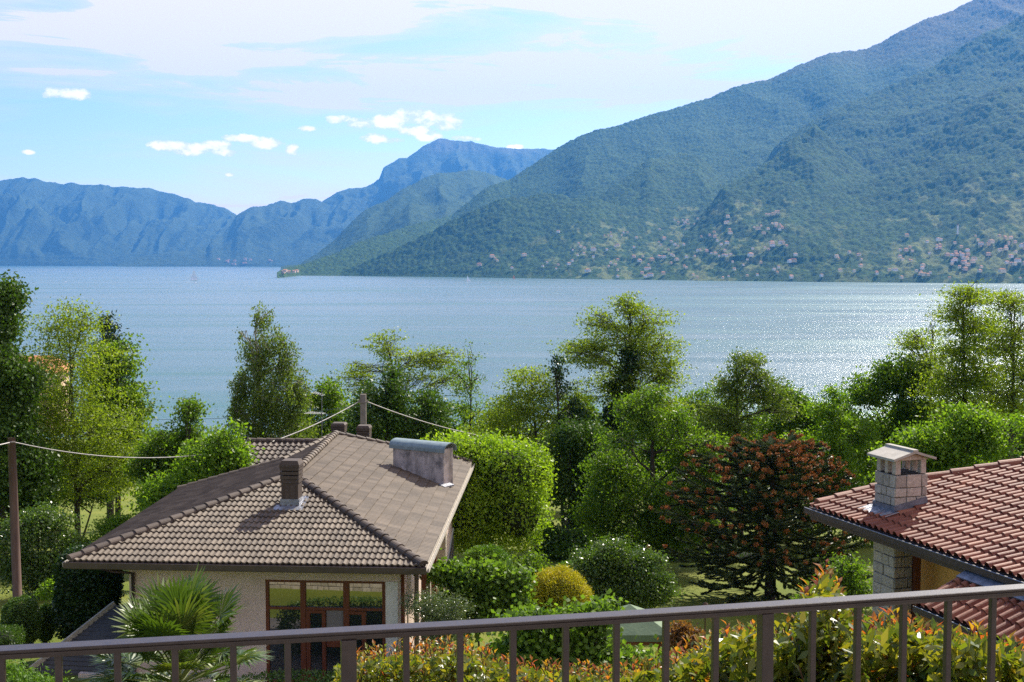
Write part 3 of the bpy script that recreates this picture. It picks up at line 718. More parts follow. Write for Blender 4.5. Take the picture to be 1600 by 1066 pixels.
mb.add(V, [(k, (k+1) % m_, m_+(k+1) % m_, m_+k) for k in range(m_)]+[tuple(range(m_)), tuple(reversed(range(m_, 2*m_)))])
for s in (-1, 1): mb.box(cc*[1, 1, 0]+e*s*.335+Zv*(ctop-.04), (Lc+.18, .012, .10), (d, e, Zv))
for k in range(4):
    mb.box(cc*[1, 1, 0]+d*(Lc/2-.1)*(k/1.5-1)-e*.343+Zv*(ctop-.04), (.03, .012, .1), (d, e, Zv))
mb.build('chimney_cap', M_zinc, cho)
mb = MB(); q = t1+d*.10; mb.box([q[0], q[1]+.1, PL_r.z(q[0], q[1])+.055], (.24, .5, .05), (unit(d+[0, 0, -.28]), e, Zv)); mb.build('flashing', M_leadp, cho)
# tile clad chimney on the front slope
def tile_chimney(p, w, hgt, parent, a=.5, mat=M_tile2, name='chimney', flash=True):
    mb = MB(); x, y, z = p
    ax = (dwl, inf, Zv)
    zc = z-.4
    mb.box([x, y, (zc+z+hgt*.62)/2], (w*.88, a*.88, z+hgt*.62-zc), ax)
    for k in range(4):
        zz_ = z+hgt*(.56+.10*k); mb.box([x, y, zz_], (w*(.96+.012*k), a*(.96+.012*k), hgt*.075), ax)
    V = []
    for (s, zz_) in ((.5, z+hgt*.90), (.5, z+hgt*.965), (.40, z+hgt*1.06)):
        for i, j in ((-1, -1), (1, -1), (1, 1), (-1, 1)): V.append(np.array([x, y, 0])+dwl*w*s*1.04*i+inf*a*s*1.04*j+Zv*zz_)
    mb.add(V, [(3, 2, 1, 0), (8, 9, 10, 11)]+[(r*4+i, r*4+(i+1) % 4, r*4+4+(i+1) % 4, r*4+4+i) for r in (0, 1) for i in range(4)])
    for k in range(3): mb.box(np.array([x, y, z+hgt*.30])+dwl*w*.3*(k-1)-inf*a*.445, (w*.02, .01, hgt*.5), ax)
    me = mb.mesh(name); add_attr(me, .35); o = link(name, me, mat, parent)
    if flash:
        f = MB(); f.box([x, y-.0, z+.04], (w*1.0, a*1.0, .22), ax)
        f.box(np.array([x, y, z-.05])-inf*(a*.5+.12), (w*1.5, .30, .03), (dwl, unit(upf), unit(np.cross(dwl, upf))))
        f.box(np.array([x, y, z+.05])+dwl*(w*.5+.06)+inf*.1, (.12, a*1.2, .03), (dwl, unit(upf), unit(np.cross(dwl, upf))))
        f.build('flashing', M_leadp, o)
    return o
b0 = PL_f.hit(453, 792); b0 = b0+inf*.22; b0[2] = PL_f.z(b0[0], b0[1])
tile_chimney(b0, .50, P(452, 722, b0[1])[2]-b0[2], house)
q = P(530, 680, 46.0); tile_chimney(q-[0, 0, .2], .50, .62, house, flash=False)
q = P(569, 692, 46.5); tile_chimney(q-[0, 0, .25], .48, .85, house, flash=False)
# tv aerial
ae = MB(); q = P(503, 690, 46.0); top = P(503, 608, 46.0); ae.tube([q, top], .014, 6)
for (yy, L, n_) in ((617, .42, 6), (646, .7, 9)):
    c = P(503, yy, 46.0); dv = unit([-1, .25, .25 if yy < 630 else .02]); ae.tube([c-dv*L*.25, c+dv*L*.9], .009, 5)
    for k in range(n_):
        m = c+dv*L*(.9*k/(n_-1)-.1); s = .16+.02*k; e_ = unit(np.cross(dv, Zv)); ae.tube([m-e_*s, m+e_*s], .005, 4)
ae.tube([P(490, 648, 46)-[0, 0, 0], P(527, 647, 46)], .007, 4)
ae.build('tv_aerial', mat_noise('grey metal', (0.16, 0.16, 0.16), (0.25, 0.25, 0.25), 5, 0.5, metal=.3), house)

# garage with dark sheet roof at the lower left
gar = empty('garage', (-11, 29, zg), 'low garage with dark sloping sheet roof at the left corner of the tiled house', 'garage')
g0 = Ph(181, 944, 9.0); g1 = Ph(92, 1012, 9.9); g2_ = Ph(50, 1047, 10.3); g3_ = Ph(225, 1055, 10.2); g4_ = Ph(225, 950, 9.0)
mb = MB(); slab(mb, [g0, g4_, g3_, g2_]); gro = mb.build('roof', M_fibre, gar)
mb = MB(); e_ = unit(g2_-g0); c_ = unit(np.cross(Zv, e_)); nn2 = unit(np.cross(g3_-g2_, g0-g2_)); nn2 = nn2 if nn2[2] > 0 else -nn2
rows = 16
for i in range(rows):
    f = (i+.5)/rows; a = g0*(1-f)+g2_*f; b = g4_*(1-f)+g3_*f; mb.tube([a+nn2*.0, b+nn2*.0], .018, 5)
mb.build('roof_ribs', M_fibre, gro)
mb = MB(); mb.box((g0+g2_)/2-c_*0+np.array([-.03, 0, .02]), (np.linalg.norm(g2_-g0), .07, .13), (e_, c_, unit(np.cross(e_, c_)))); mb.build('edge_board', M_trim, gro)
mb = MB(); mb.box([g3_[0]-.9, (g0[1]+g3_[1])/2, zg-.45], (1.6, 1.6, 1.0)); mb.build('wall', M_plaster, gar)
pt = MB(); pt.box([-5.5, 27.6, CAMZ-10.33], (11.5, 5.2, .06)); o = pt.build('added_patio', mat_noise('patio paving', (0.10, 0.09, 0.08), (0.17, 0.15, 0.13), 3, .85, .004)); tag(o, kind='structure')  # unseen sheet added to darken the reflection in the lower panes

# ------------------------------------------------------------------ the house with the red clay roof
D0 = 27.5; E0 = P(1266, 791.5, D0); eh = CAMZ-E0[2]
E1 = Ph(1600, 905, eh); ue = unit(E1-E0); E1 = E0+ue*15
ve = np.array([-ue[1], ue[0], 0]); ve = ve if ve[0] > 0 else -ve
SL = .20
upe = unit(ve+Zv*SL); ne = unit(np.cross(ue, upe)); ne = ne if ne[2] > 0 else -ne
PE = Plane(E0, ne)
red = empty('house', (8, 24, CAMZ-11), 'ochre house with red clay barrel tile roof and stone chimney at the right edge', 'house')
hipl = [PE.hit(1279, 791), PE.hit(1362, 767), PE.hit(1450, 751), PE.hit(1600, 725), PE.hit(2250, 615)]
poly = [E0+ue*.12]+hipl[0:]+[E1+upe*11, E1]
poly = [E0+ue*.05, hipl[0], hipl[1], hipl[2], hipl[3], hipl[4], PE.hit(1760, 960), PE.hit(1640, 919)]
poly[-2] = E1; poly.pop()
mb = MB(); slab(mb, poly, -Zv*.12)
back = -ue*.0
slab(mb, [hipl[0], hipl[1], hipl[4], hipl[4]+unit(np.array([.3, 1, 0]))*4-Zv*2.2, hipl[0]+np.array([.6, .5, -.25])], -Zv*.1)
rro = mb.build('roof', M_rtile, red)
roof_tiles('roof_tiles', poly, E0-upe*.06, ue, upe, M_rtile, rro, 0.205, 0.405, 0.075, 0.035, kind='barrel', spw=9, seed=12)
ridge_caps('hip_caps', [zz(p, .05) for p in hipl], 0.125, 0.47, M_rtile, rro, 13)
mb = MB(); oute = -ve; gutter(mb, E0, E1, oute, .14, .13); mb.build('gutter', M_gutter, red)
mb = MB(); mb.tube([E0+oute*.13-Zv*.02, E1+oute*.13-Zv*.02], .011, 8); mb.build('gutter_lip', M_lead, red)
mb = MB(); slab(mb, [E0+ue*.1-Zv*.12, E1-Zv*.12, E1-Zv*.16+ve*1.9, E0+ue*.1-Zv*.16+ve*1.9], -Zv*.05)
mb.box((E0+E1)/2-Zv*.17+ve*.02, (15, .05, .2), (ue, ve, Zv)); mb.build('soffit', M_gutter, red)
# chimney stack and the stone pillar below it
q = PE.hit(1398, 806); cw, cd = .66, .74                       # near corner of the stack
cctr = q-ue*cw/2+ve*cd/2; zroof = PE.z(*cctr[:2])
ctz = P(1400, 743, q[1])[2]
chm = stone_block('chimney', [cctr[0], cctr[1], zroof-.35], cw, cd, ctz-zroof+.35, (ue, ve, Zv), M_stone, red, course=.19, seed=21)
chm['label'] = 'stone chimney with four stone posts under a little slab roof'
for (i, j) in ((-1, -1), (1, -1), (1, 1), (-1, 1), (0, -1), (0, 1)):
    mb = MB(); c = cctr*[1, 1, 0]+ue*i*(cw/2-.065)+ve*j*(cd/2-.065)+Zv*(ctz+.15); mb.box(c, (.13 if i else .10, .13, .30), (ue, ve, Zv))
    me = mb.mesh('post'); add_attr(me, .7); po = link('post', me, M_stone, chm); b_ = po.modifiers.new('bevel', 'BEVEL'); b_.width = .012
mb = MB(); mb.box(cctr*[1, 1, 0]+Zv*(ctz+.004), (cw-.02, cd-.02, .02), (ue, ve, Zv)); mb.build('flue', M_dark, chm)
# slab roof: ridge runs along ue, gable faces the camera side
mb = MB(); zc = ctz+.30; hw = cd/2+.14; hl = cw/2+.14; rz = .15
for s in (-1, 1):
    V = [cctr*[1, 1, 0]+ue*a*hl+ve*s*b*hw+Zv*(zc+z_) for (a, b, z_) in ((-1, 1, 0), (1, 1, 0), (1, 0, rz), (-1, 0, rz))]
    nn = Zv*.05; mb.prism(V, nn)
mb.box(cctr*[1, 1, 0]+Zv*(zc+rz+.055), (hl*2+.02, .12, .04), (ue, ve, Zv))
me = mb.mesh('cap'); add_attr(me, .6); co = link('cap', me, mat_noise('pale stone slab', (0.30, 0.28, 0.24), (0.42, 0.39, 0.34), 6, .9, .004), chm)
mb = MB()
for s in (-1, 1):
    mb.prism([cctr*[1, 1, 0]+ue*s*(cw/2-.1)+ve*b*hw*.86+Zv*(zc+z_) for (b, z_) in ((-1, -.005), (1, -.005), (0, rz-.01))], ue*s*.1)
me = mb.mesh('gable'); add_attr(me, .9); link('gable', me, M_stone, chm)
# lead flashing round the stack
mb = MB()
for (s, L, W_, nrm_) in ((1, cd, ue, ve), (-1, cd, ue, ve)):
    c = cctr+W_*s*(cw/2+.035); mb.box([c[0], c[1], PE.z(c[0], c[1])+.11], (cd*1.06, .03, .20), (upe, W_, unit(np.cross(upe, W_))))
c = cctr-ve*(cd/2+.035); mb.box([c[0], c[1], PE.z(c[0], c[1])+.10], (cw+.1, .03, .2), (ue, ve, Zv))
mb.build('flashing', M_lead, chm)
mb = MB(); c = cctr-ve*(cd/2+.17); V = []
nn_ = 14
for j in range(2):
    for i in range(nn_+1):
        a = (i/nn_-.5)*(cw+.34); p = c+ue*a+ve*(.15-.30*j-(.03*math.sin(i*2.3) if j else 0)); V.append([p[0], p[1], PE.z(p[0], p[1])+.085+.02*math.sin(i*1.9)-.01*j])
mb.add(V, [(i, i+1, nn_+2+i, nn_+1+i) for i in range(nn_)]); fo_ = mb.build('apron', M_leadp, chm); sm = fo_.modifiers.new('solid', 'SOLIDIFY'); sm.thickness = .012
# pillar
gz2 = CAMZ-11.3
pc = q*[1, 1, 0]-ue*.34+ve*.21
stone_block('stone_pillar', [pc[0], pc[1], gz2], .70, .40, E0[2]-.12-gz2+.0, (ue, ve, Zv), M_stone, red, course=.20, seed=22)
mb = MB(); p = q*[1, 1, 0]+ve*.50+ue*.06; mb.box([p[0], p[1], (E0[2]-.2+gz2)/2], (.13, .13, E0[2]-.2-gz2), (ue, ve, Zv)); 
mb.box(q*[1, 1, 0]+ue*1.3+ve*.60+Zv*(E0[2]-.3), (4.4, .12, .2), (ue, ve, Zv)); mb.build('beam', M_wood, red)
# recessed ochre wall and the wall below the lower roof
mb = MB(); ww0 = q*[1, 1, 0]+ve*1.15
mb.box(ww0+ue*5.8+Zv*((E0[2]-.1+gz2)/2), (14.5, .2, E0[2]-.1-gz2), (ue, ve, Zv))
PV = Plane(E0-ve*.03, ve); La = PV.hit(1513, 899); PU = Plane(La, ue); L0 = PU.hit(1437, 945)
up2 = unit(La-L0); n2 = unit(np.cross(ue, up2)); n2 = n2 if n2[2] > 0 else -n2; lp = [L0, L0+ue*7, La+ue*7, La]
dv_ = np.dot(q-L0, ve)+.9; lowz = L0[2]-.16; ww1 = L0*[1, 1, 0]+ve*(.28+dv_/2)+ue*(.10+3.3)
mb.box(ww1+Zv*((lowz+gz2)/2), (6.6, dv_, lowz-gz2), (ue, ve, Zv))
mb.prism([p*[1, 1, 0]+ue*.14+Zv*z_ for p, z_ in ((L0+ve*.3, lowz-.01), (La+ve*.5, lowz-.01), (La+ve*.5, La[2]-.16), (La, La[2]-.16), (L0+ve*.3, L0[2]-.02))], ue*6.4)
mb.build('wall', M_ochre, red)
mb = MB(); slab(mb, lp, -Zv*.10); lr = mb.build('lower_roof', M_rtile, red)
roof_tiles('lower_tiles', lp, L0-up2*.05, ue, up2, M_rtile, lr, .205, .405, .075, .035, kind='barrel', spw=9, seed=14)
mb = MB(); mb.box((L0+La)/2-ue*.03-Zv*.03, (np.linalg.norm(La-L0)+.1, .04, .17), (up2, ue, n2)); mb.build('verge_board', M_wood, lr)
mb = MB(); mb.box(La+ue*3-up2*.1+n2*.10, (6, .28, .03), (ue, up2, n2)); mb.build('flashing', M_lead, lr)
mb = MB(); gutter(mb, L0, L0+ue*6, -ve, .12, .11); mb.build('lower_gutter', M_gutter, lr)
mb = MB(); mb.tube([L0-ve*.11-Zv*.02, L0+ue*6-ve*.11-Zv*.02], .010, 6); mb.build('gutter_lip', M_lead, lr)

# ------------------------------------------------------------------ balcony railing in the foreground
rh = .83
M_rail = mat_noise('painted plum brown metal', (0.018, 0.012, 0.010), (0.032, 0.022, 0.018), 30, 0.36, 0.0004, 200, spec=0.4)
rail = empty('balcony_railing', (0, 3, CAMZ-rh-1), 'plum brown metal balcony railing with square balusters across the foreground', 'railing')
tops = [Ph(x, y, rh) for (x, y) in ((-140, 1026.5), (0, 1018), (400, 995.5), (800, 973.5), (1200, 948), (1600, 920), (1760, 908.5))]
def rail_at(px):
    for a, b in zip(tops[:-1], tops[1:]):
        xa = proj(*a)[0]; xb = proj(*b)[0]
        if xa <= px <= xb+1e-6:
            d = b-a; s = s_on(px, a, d[:2]); return a+d*s
prof = [(-.026, 0), (-.026, -.002), (.024, -.002), (.026, 0)]
# cross section (outward axis o, vertical z): flat top, two grooves on the near side
sect = [(-.021, .0), (.020, .0), (.022, -.003), (.022, -.018), (.016, -.021), (-.016, -.021), (-.018, -.0165), (-.018, -.0135), (-.021, -.0125), (-.021, -.0090), (-.019, -.0078), (-.019, -.0062), (-.023, -.0048), (-.023, -.0013)]
fine = []
for a, b in zip(tops[:-1], tops[1:]):
    for k in range(4): fine.append(a+(b-a)*k/4)
fine.append(tops[-1]); fine = np.array(fine)
for _ in range(3): fine[1:-1] = (fine[:-2]+fine[2:]+2*fine[1:-1])/4
V = []
for i in range(len(fine)):
    d = unit(fine[min(i+1, len(fine)-1)]-fine[max(i-1, 0)]); o_ = np.cross(Zv, d); o_ /= np.linalg.norm(o_)   # away from the eye
    for (a, z_) in sect: V.append(fine[i]+o_*(a+.024)+Zv*z_)
m_ = len(sect); Fs = [(i*m_+k, i*m_+(k+1) % m_, (i+1)*m_+(k+1) % m_, (i+1)*m_+k) for i in range(len(fine)-1) for k in range(m_)]
mb = MB(); mb.add(V, Fs+[tuple(range(m_)), tuple((len(fine)-1)*m_+k for k in reversed(range(m_)))]); mb.build('handrail', M_rail, rail)
bx_ = [-95, -3, 87, 180, 271, 363, 449, 636, 721, 805, 888, 968, 1046, 1124, 1277, 1348, 1420, 1490, 1560, 1630, 1700]
def post(px, wd_, name):
    p = rail_at(px); p2 = rail_at(px+4); d = unit(p2-p); o_ = np.cross(Zv, d)
    mb = MB(); c = p+o_*.024; mb.box(c+Zv*(-.021-.5), (wd_, wd_*1.15, 1.0), (d, o_, Zv)); ob = mb.build(name, M_rail, rail)
    b = ob.modifiers.new('bevel', 'BEVEL'); b.width = .0016; b.segments = 2
for x in bx_: post(x, .0145, 'baluster')
for x in (545, 1203): post(x, .034 if x < 1000 else .030, 'post')
mb = MB(); a, b = tops[0], tops[-1]; d = unit(b-a); mb.box((a+b)/2+np.cross(Zv, d)*.024-Zv*.98, (5, .03, .02), (d, np.cross(Zv, d), Zv)); mb.build('bottom_rail', M_rail, rail)
mb = MB(); mb.box([0, .9, CAMZ-rh-1.2], (9, 5.0, .2)); mb.box([0, -.0, CAMZ-4], (9, 4, 5.4))
o = mb.build('terrace', mat_noise('terrace stone', (0.3, 0.27, 0.24), (0.4, 0.37, 0.33), 4, 0.85, .003)); tag(o, 'pale stone terrace under the balcony railing', 'terrace')
# low stone retaining wall in the garden (seen mirrored in the windows)
o = stone_block('garden_wall', [-3.5, 22.15, CAMZ-10.6], 16, .30, .85, ((1, 0, 0), (0, 1, 0), (0, 0, 1)), M_stone2, None, course=.2, seed=31)
o.location = (0, 0, 0); tag(o, 'low rubble stone garden wall facing the brown framed windows', 'wall')
# ------------------------------------------------------------------ vegetation
def leaf_quads(C, L, W, droop=0.0, up=0.0, seed=0, out=None, flat=0.0, fold=True):
    """C (n,3) centres; two-triangle diamond leaves with random direction"""
    r = np.random.default_rng(seed); n = len(C)
    a = r.normal(size=(n, 3)); 
    if out is not None: a = a+out*1.2
    a[:, 2] = a[:, 2]*(1-flat)-droop+up; a /= np.linalg.norm(a, axis=1, keepdims=True)+1e-9
    b = np.cross(a, r.normal(size=(n, 3)));
    if flat: 
        zz_ = np.zeros((n, 3)); zz_[:, 2] = 1; b2 = np.cross(a, zz_+r.normal(size=(n, 3))*.35); b = b2
    b /= np.linalg.norm(b, axis=1, keepdims=True)+1e-9
    s = r.uniform(.65, 1.25, (n, 1)); l = L*s/2; w_ = W*s/2
    V = np.stack([C-a*l, C+b*w_, C+a*l*1.0, C-b*w_], 1)
    if fold:
        nr = np.cross(a, b); V[:, 0] += nr*w_*.35; V[:, 2] += nr*w_*.35*0-nr*w_*.4
    return V.reshape(-1, 3)
def leaves_mesh(name, V, val):
    n = len(V)//4
    return mesh_np(name, V, np.arange(n*4).reshape(n, 4), attr={'v': np.repeat(val, 4)}, smooth=False)
def pr(px, py, rx, ry, D, dz=None):
    """ellipsoid (centre, radii) whose outline has this size at depth D"""
    c = P(px, py, D); return c, np.array([rx/F*D, (dz if dz else (rx+ry)/2)/F*D*.9, ry/F*D])
def in_blobs(blobs, n, r, shell=.5):
    vol = np.array([b[1][0]*b[1][1]*b[1][2] for b in blobs])**(2/3.); vol /= vol.sum()
    k = r.choice(len(blobs), n, p=vol); d = r.normal(size=(n, 3)); d /= np.linalg.norm(d, axis=1, keepdims=True)
    rad = r.uniform(shell**3, 1, (n, 1))**(1/3.)
    Cc_ = np.array([b[0] for b in blobs]); Rr_ = np.array([b[1] for b in blobs])
    wob = (1+.28*np.sin(d[:, :1]*5.3+k[:, None])*np.cos(d[:, 2:]*6.1+k[:, None]*2.))*np.where(r.random((n, 1)) < .10, r.uniform(1.05, 1.38, (n, 1)), 1)
    return Cc_[k]+d*rad*Rr_[k]*wob, d, k
def limb(mb, a, b, r0, r1, rr, bend=.12, n=5, sides=6):
    a = np.array(a, float); b = np.array(b, float); L = np.linalg.norm(b-a); off = np.array([rr.uniform(-1, 1), rr.uniform(-1, 1), rr.uniform(-.2, .6)])*L*bend
    pts = []; rd = []
    for i in range(n+1):
        t = i/n; p = a*(1-t)+b*t+off*math.sin(math.pi*t)+np.array([rr.uniform(-1, 1), rr.uniform(-1, 1), rr.uniform(-1, 1)])*L*.018*(0 < i < n)
        pts.append(p); rd.append(r0*(1-t)+r1*t)
    mb.tube(pts, rd, sides, caps=False); return pts
M_bark = mat_noise('grey brown bark', (0.06, 0.045, 0.033), (0.13, 0.10, 0.08), 6, 0.9, 0.02, 25, stretch=(1, 1, .3))
M_barkd = mat_noise('dark bark', (0.030, 0.024, 0.018), (0.065, 0.052, 0.040), 6, 0.9, 0.02, 25, stretch=(1, 1, .3))
M_birch = mat_noise('birch bark', (0.20, 0.18, 0.15), (0.50, 0.47, 0.43), 5, 0.8, 0.004, 25, stretch=(1, 1, 3))
LM = {
 'robinia': mat_leaf('robinia leaf', (0.085, 0.135, 0.012), (0.165, 0.230, 0.020), (0.270, 0.320, 0.034)),
 'bright': mat_leaf('bright leaf', (0.060, 0.125, 0.010), (0.130, 0.230, 0.018), (0.235, 0.330, 0.034)),
 'mid': mat_leaf('green leaf', (0.042, 0.095, 0.010), (0.092, 0.165, 0.015), (0.175, 0.250, 0.026)),
 'dark': mat_leaf('dark leaf', (0.024, 0.058, 0.008), (0.052, 0.106, 0.012), (0.105, 0.175, 0.020), trans=.3),
 'birch': mat_leaf('birch leaf', (0.050, 0.090, 0.014), (0.100, 0.150, 0.024), (0.185, 0.235, 0.042), trans=.45),
 'yellow': mat_leaf('yellow green leaf', (0.125, 0.220, 0.015), (0.205, 0.315, 0.022), (0.320, 0.420, 0.035), trans=.45),
 'gloss': mat_leaf('glossy leaf', (0.035, 0.075, 0.014), (0.075, 0.135, 0.024), (0.160, 0.230, 0.036), trans=.3, rough=.3, spec=.55),
 'conifer': mat_leaf('conifer needles', (0.012, 0.032, 0.012), (0.024, 0.050, 0.017), (0.042, 0.075, 0.022), trans=.12, rough=.6),
 'golden': mat_leaf('golden conifer', (0.15, 0.19, 0.012), (0.34, 0.32, 0.018), (0.60, 0.46, 0.025), trans=.25, rough=.6),
 'box': mat_leaf('clipped leaf', (0.030, 0.070, 0.013), (0.060, 0.120, 0.018), (0.110, 0.180, 0.028), trans=.25, rough=.4),
 'vine': mat_leaf('vine leaf', (0.055, 0.11, 0.016), (0.11, 0.19, 0.026), (0.19, 0.28, 0.045), trans=.45),
 'silver': mat_leaf('silver leaf', (0.05, 0.085, 0.03), (0.10, 0.14, 0.055), (0.22, 0.26, 0.12), trans=.2, rough=.25, spec=.6),
 'ivy': mat_leaf('ivy leaf', (0.014, 0.036, 0.010), (0.026, 0.058, 0.014), (0.05, 0.095, 0.02), trans=.2, rough=.35),
 'moss': mat_leaf('feathery green', (0.05, 0.11, 0.014), (0.10, 0.20, 0.022), (0.19, 0.30, 0.035), trans=.3, rough=.6),
}
TREES = 0
def tree(name, label, cat, D, blobs, base, leaf='mid', n=9000, size=.12, asp=.5, trunk=.16, clump=.38, per=11, bark=None, shell=.35, style='', top=None, limbs=None, twig=.35, group=None, seed=None, flat=0., z0=None, dens=1):
    """D depth in metres; blobs (px, py, rx, ry[, depth offset]); base (px, py or None) foot of the trunk"""
    global TREES; TREES += 1; sd = seed or TREES*13+5
    r = np.random.default_rng(sd); rr = random.Random(sd)
    n = int(n*1.35)
    if style == '' and leaf not in ('moss', 'silver', 'vine', 'gloss'): per = 26; clump *= 1.15
    elif style == 'layer': per = 18; clump *= 1.1
    B = [pr(b[0], b[1], b[2], b[3], D+(b[4] if len(b) > 4 else 0)) for b in blobs]
    if style == '':
        B2 = []
        for (c, q) in B:
            B2.append((c, q*.80))
            for _ in range(5):
                d_ = r.normal(size=3); d_ /= np.linalg.norm(d_); d_[2] = d_[2]*.9+.12; B2.append((c+d_*q*r.uniform(.62, .95), q*r.uniform(.30, .50)))
        B = B2
    bx = P(base[0], 600, D)[0]; bz = float(ground_z(bx, D)) if z0 is None else z0
    root = empty(name, (bx, D, bz), label, cat, group)
    topb = max(B, key=lambda b: b[0][2]+b[1][2]); tp = topb[0]+np.array([0, 0, topb[1][2]*.55]) if top is None else P(top[0], top[1], D)
    # clumps
    nc = max(8, n//per); Cc_, dd_, kk = in_blobs(B, nc, r, shell)
    gsc = 1.5 if D > 30 else 2.6; gap = vnoise((Cc_[:, 0]+.6*Cc_[:, 1])*gsc+sd, (Cc_[:, 2]-.4*Cc_[:, 1])*gsc, sd)
    keep = (Cc_[:, 2] > bz+.15) & (gap > (0 if leaf in ('vine', 'gloss', 'silver', 'moss') else .33 if style == '' else .28)); Cc_ = Cc_[keep]; kk = kk[keep]; dd_ = dd_[keep]; nc = len(Cc_)
    zk = np.percentile(Cc_[:, 2], 97)-.3; tp = np.array([tp[0], tp[1], min(tp[2], zk)])
    # wood
    wood = MB(); foot = np.array([bx, D, bz-.3]); npt = 9; tpts = []
    for i in range(npt+1):
        t = i/npt; p = foot*(1-t)+tp*t+np.array([math.sin(t*5+sd)*.12, math.cos(t*4+sd)*.12, 0])*trunk*6*t*(1-t); tpts.append(p)
    wood.tube(tpts, [trunk*(1.25 if i == 0 else 1)*(1-.86*i/npt) for i in range(npt+1)], 8, caps=False)
    H = tp[2]-bz
    for bi, b in enumerate(B):
        c = b[0]; t = min(.85, max(.22, (c[2]-b[1][2]*.9-bz)/H)); f = t*npt; i = int(f); s = tpts[i]*(1-(f-i))+tpts[min(i+1, npt)]*(f-i)
        rl_ = max(.03, trunk*(1-.8*t)*.62); ce = c+np.array([0, 0, b[1][2]*.25])
        pts = limb(wood, s, ce, rl_, rl_*.35, rr) if (style != '' or bi % 3 == 0) else [s*(1-i_/5)+ce*(i_/5) for i_ in range(6)]
        mem = np.where(kk == bi)[0]; q = min(len(mem), int((limbs or 9) if style != '' else 3))
        for m in (mem[r.permutation(len(mem))[:q]] if len(mem) else []):
            s2 = pts[rr.randint(2, 5)]; p2 = limb(wood, s2, Cc_[m], rl_*.36, .012, rr, .16, 4, 4)
            for _ in range(2):
                mm = mem[rr.randrange(len(mem))]
                if np.linalg.norm(Cc_[mm]-p2[3]) < max(b[1])*.9: limb(wood, p2[rr.randint(1, 3)], Cc_[mm], rl_*.16, .008, rr, .2, 3, 3)
    wood.build('trunk', bark or M_barkd, root, smooth=True)
    # leaves round each clump
    k = np.repeat(np.arange(nc), per); m = len(k); clump = clump*r.uniform(.7, 1.35, nc)[k][:, None]
    sp_ = np.array([1, 1, .62]) if style != 'weep' else np.array([.45, .45, 2.2])
    if style == 'layer': sp_ = np.array([1.35, 1.35, .28])
    off = r.normal(size=(m, 3))*clump*.5*sp_
    if style == 'weep': off[:, 2] = -np.abs(off[:, 2])*1.1+clump[:, 0]*.3
    Cn = Cc_[k]+off
    val = np.clip(r.uniform(.1, .9, nc)[k]*.55+r.uniform(0, .45, m), 0, 1)
    V = leaf_quads(Cn, size, size*asp, droop=1.2 if style == 'weep' else .25, seed=sd+1, flat=flat)
    link('crown', leaves_mesh('crown', V, val), LM[leaf] if isinstance(leaf, str) else leaf, root)
    return root
def shrub(name, label, cat, D, blobs, base=None, leaf='box', n=6000, size=.07, asp=.6, core=True, shell=.9, thick=.08, z0=None, group=None, seed=None, power=2.0, outw=1.0, stem=True):
    """dense clipped bush: leaves over superellipsoid shells, solid dark heart coloured as inner shade"""
    global TREES; TREES += 1; sd = seed or TREES*17+3; r = np.random.default_rng(sd)
    B = [pr(b[0], b[1], b[2], b[3], D+(b[4] if len(b) > 4 else 0)) for b in blobs]
    core_B = list(B)
    if thick > .25:
        for (c, q) in core_B:
            for _ in range(6):
                d_ = r.normal(size=3); d_ /= np.linalg.norm(d_); B.append((c+d_*q*.74, q*r.uniform(.28, .42)))
    bx = B[0][0][0]; bz = float(ground_z(bx, D)) if z0 is None else z0
    root = empty(name, (bx, D, bz), label, cat, group)
    area = np.array([(b[1][0]*b[1][2]+b[1][0]*b[1][1]+b[1][1]*b[1][2]) for b in B]); k = r.choice(len(B), n, p=area/area.sum())
    d = r.normal(size=(n, 3)); d /= np.linalg.norm(d, axis=1, keepdims=True)
    q = (np.abs(d)**power).sum(1, keepdims=True)**(-1/power); Cc_ = np.array([b[0] for b in B])[k]; Rr_ = np.array([b[1] for b in B])[k]
    lump = 1+.05*np.sin(d[:, :1]*9+k[:, None])*np.sin(d[:, 2:]*8+2*k[:, None])
    p = Cc_+d*q*Rr_*lump*(1+r.normal(size=(n, 1))*thick/np.mean(Rr_, axis=1, keepdims=True)*.6)
    p[:, 2] = np.maximum(p[:, 2], bz)
    val = np.clip(r.random(n)*.6+.4*vnoise(p[:, 0]*2.5, p[:, 2]*2.5+p[:, 1], sd), 0, 1)
    V = leaf_quads(p, size, size*asp, seed=sd, out=d*outw)
    link('crown', leaves_mesh('crown', V, val), LM[leaf] if isinstance(leaf, str) else leaf, root)
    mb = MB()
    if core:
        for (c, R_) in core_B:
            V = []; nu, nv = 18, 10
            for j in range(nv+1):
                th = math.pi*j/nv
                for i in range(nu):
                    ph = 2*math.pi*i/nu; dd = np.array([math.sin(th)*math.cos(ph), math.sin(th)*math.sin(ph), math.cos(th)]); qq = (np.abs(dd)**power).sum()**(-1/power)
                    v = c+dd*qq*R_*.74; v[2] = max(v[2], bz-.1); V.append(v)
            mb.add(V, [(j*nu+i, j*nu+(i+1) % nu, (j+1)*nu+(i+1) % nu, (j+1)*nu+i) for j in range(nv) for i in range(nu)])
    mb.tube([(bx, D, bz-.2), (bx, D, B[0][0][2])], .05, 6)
    mb.build('stems', M_twigs_and_core, root, smooth=True)  # stem plus added dark core, its colour stands for shade between leaves
    return root
M_twigs_and_core = mat_noise('twigs and dark bush core', (0.010, 0.016, 0.006), (0.024, 0.032, 0.012), 8, 0.95, 0.02, 20)

T = tree
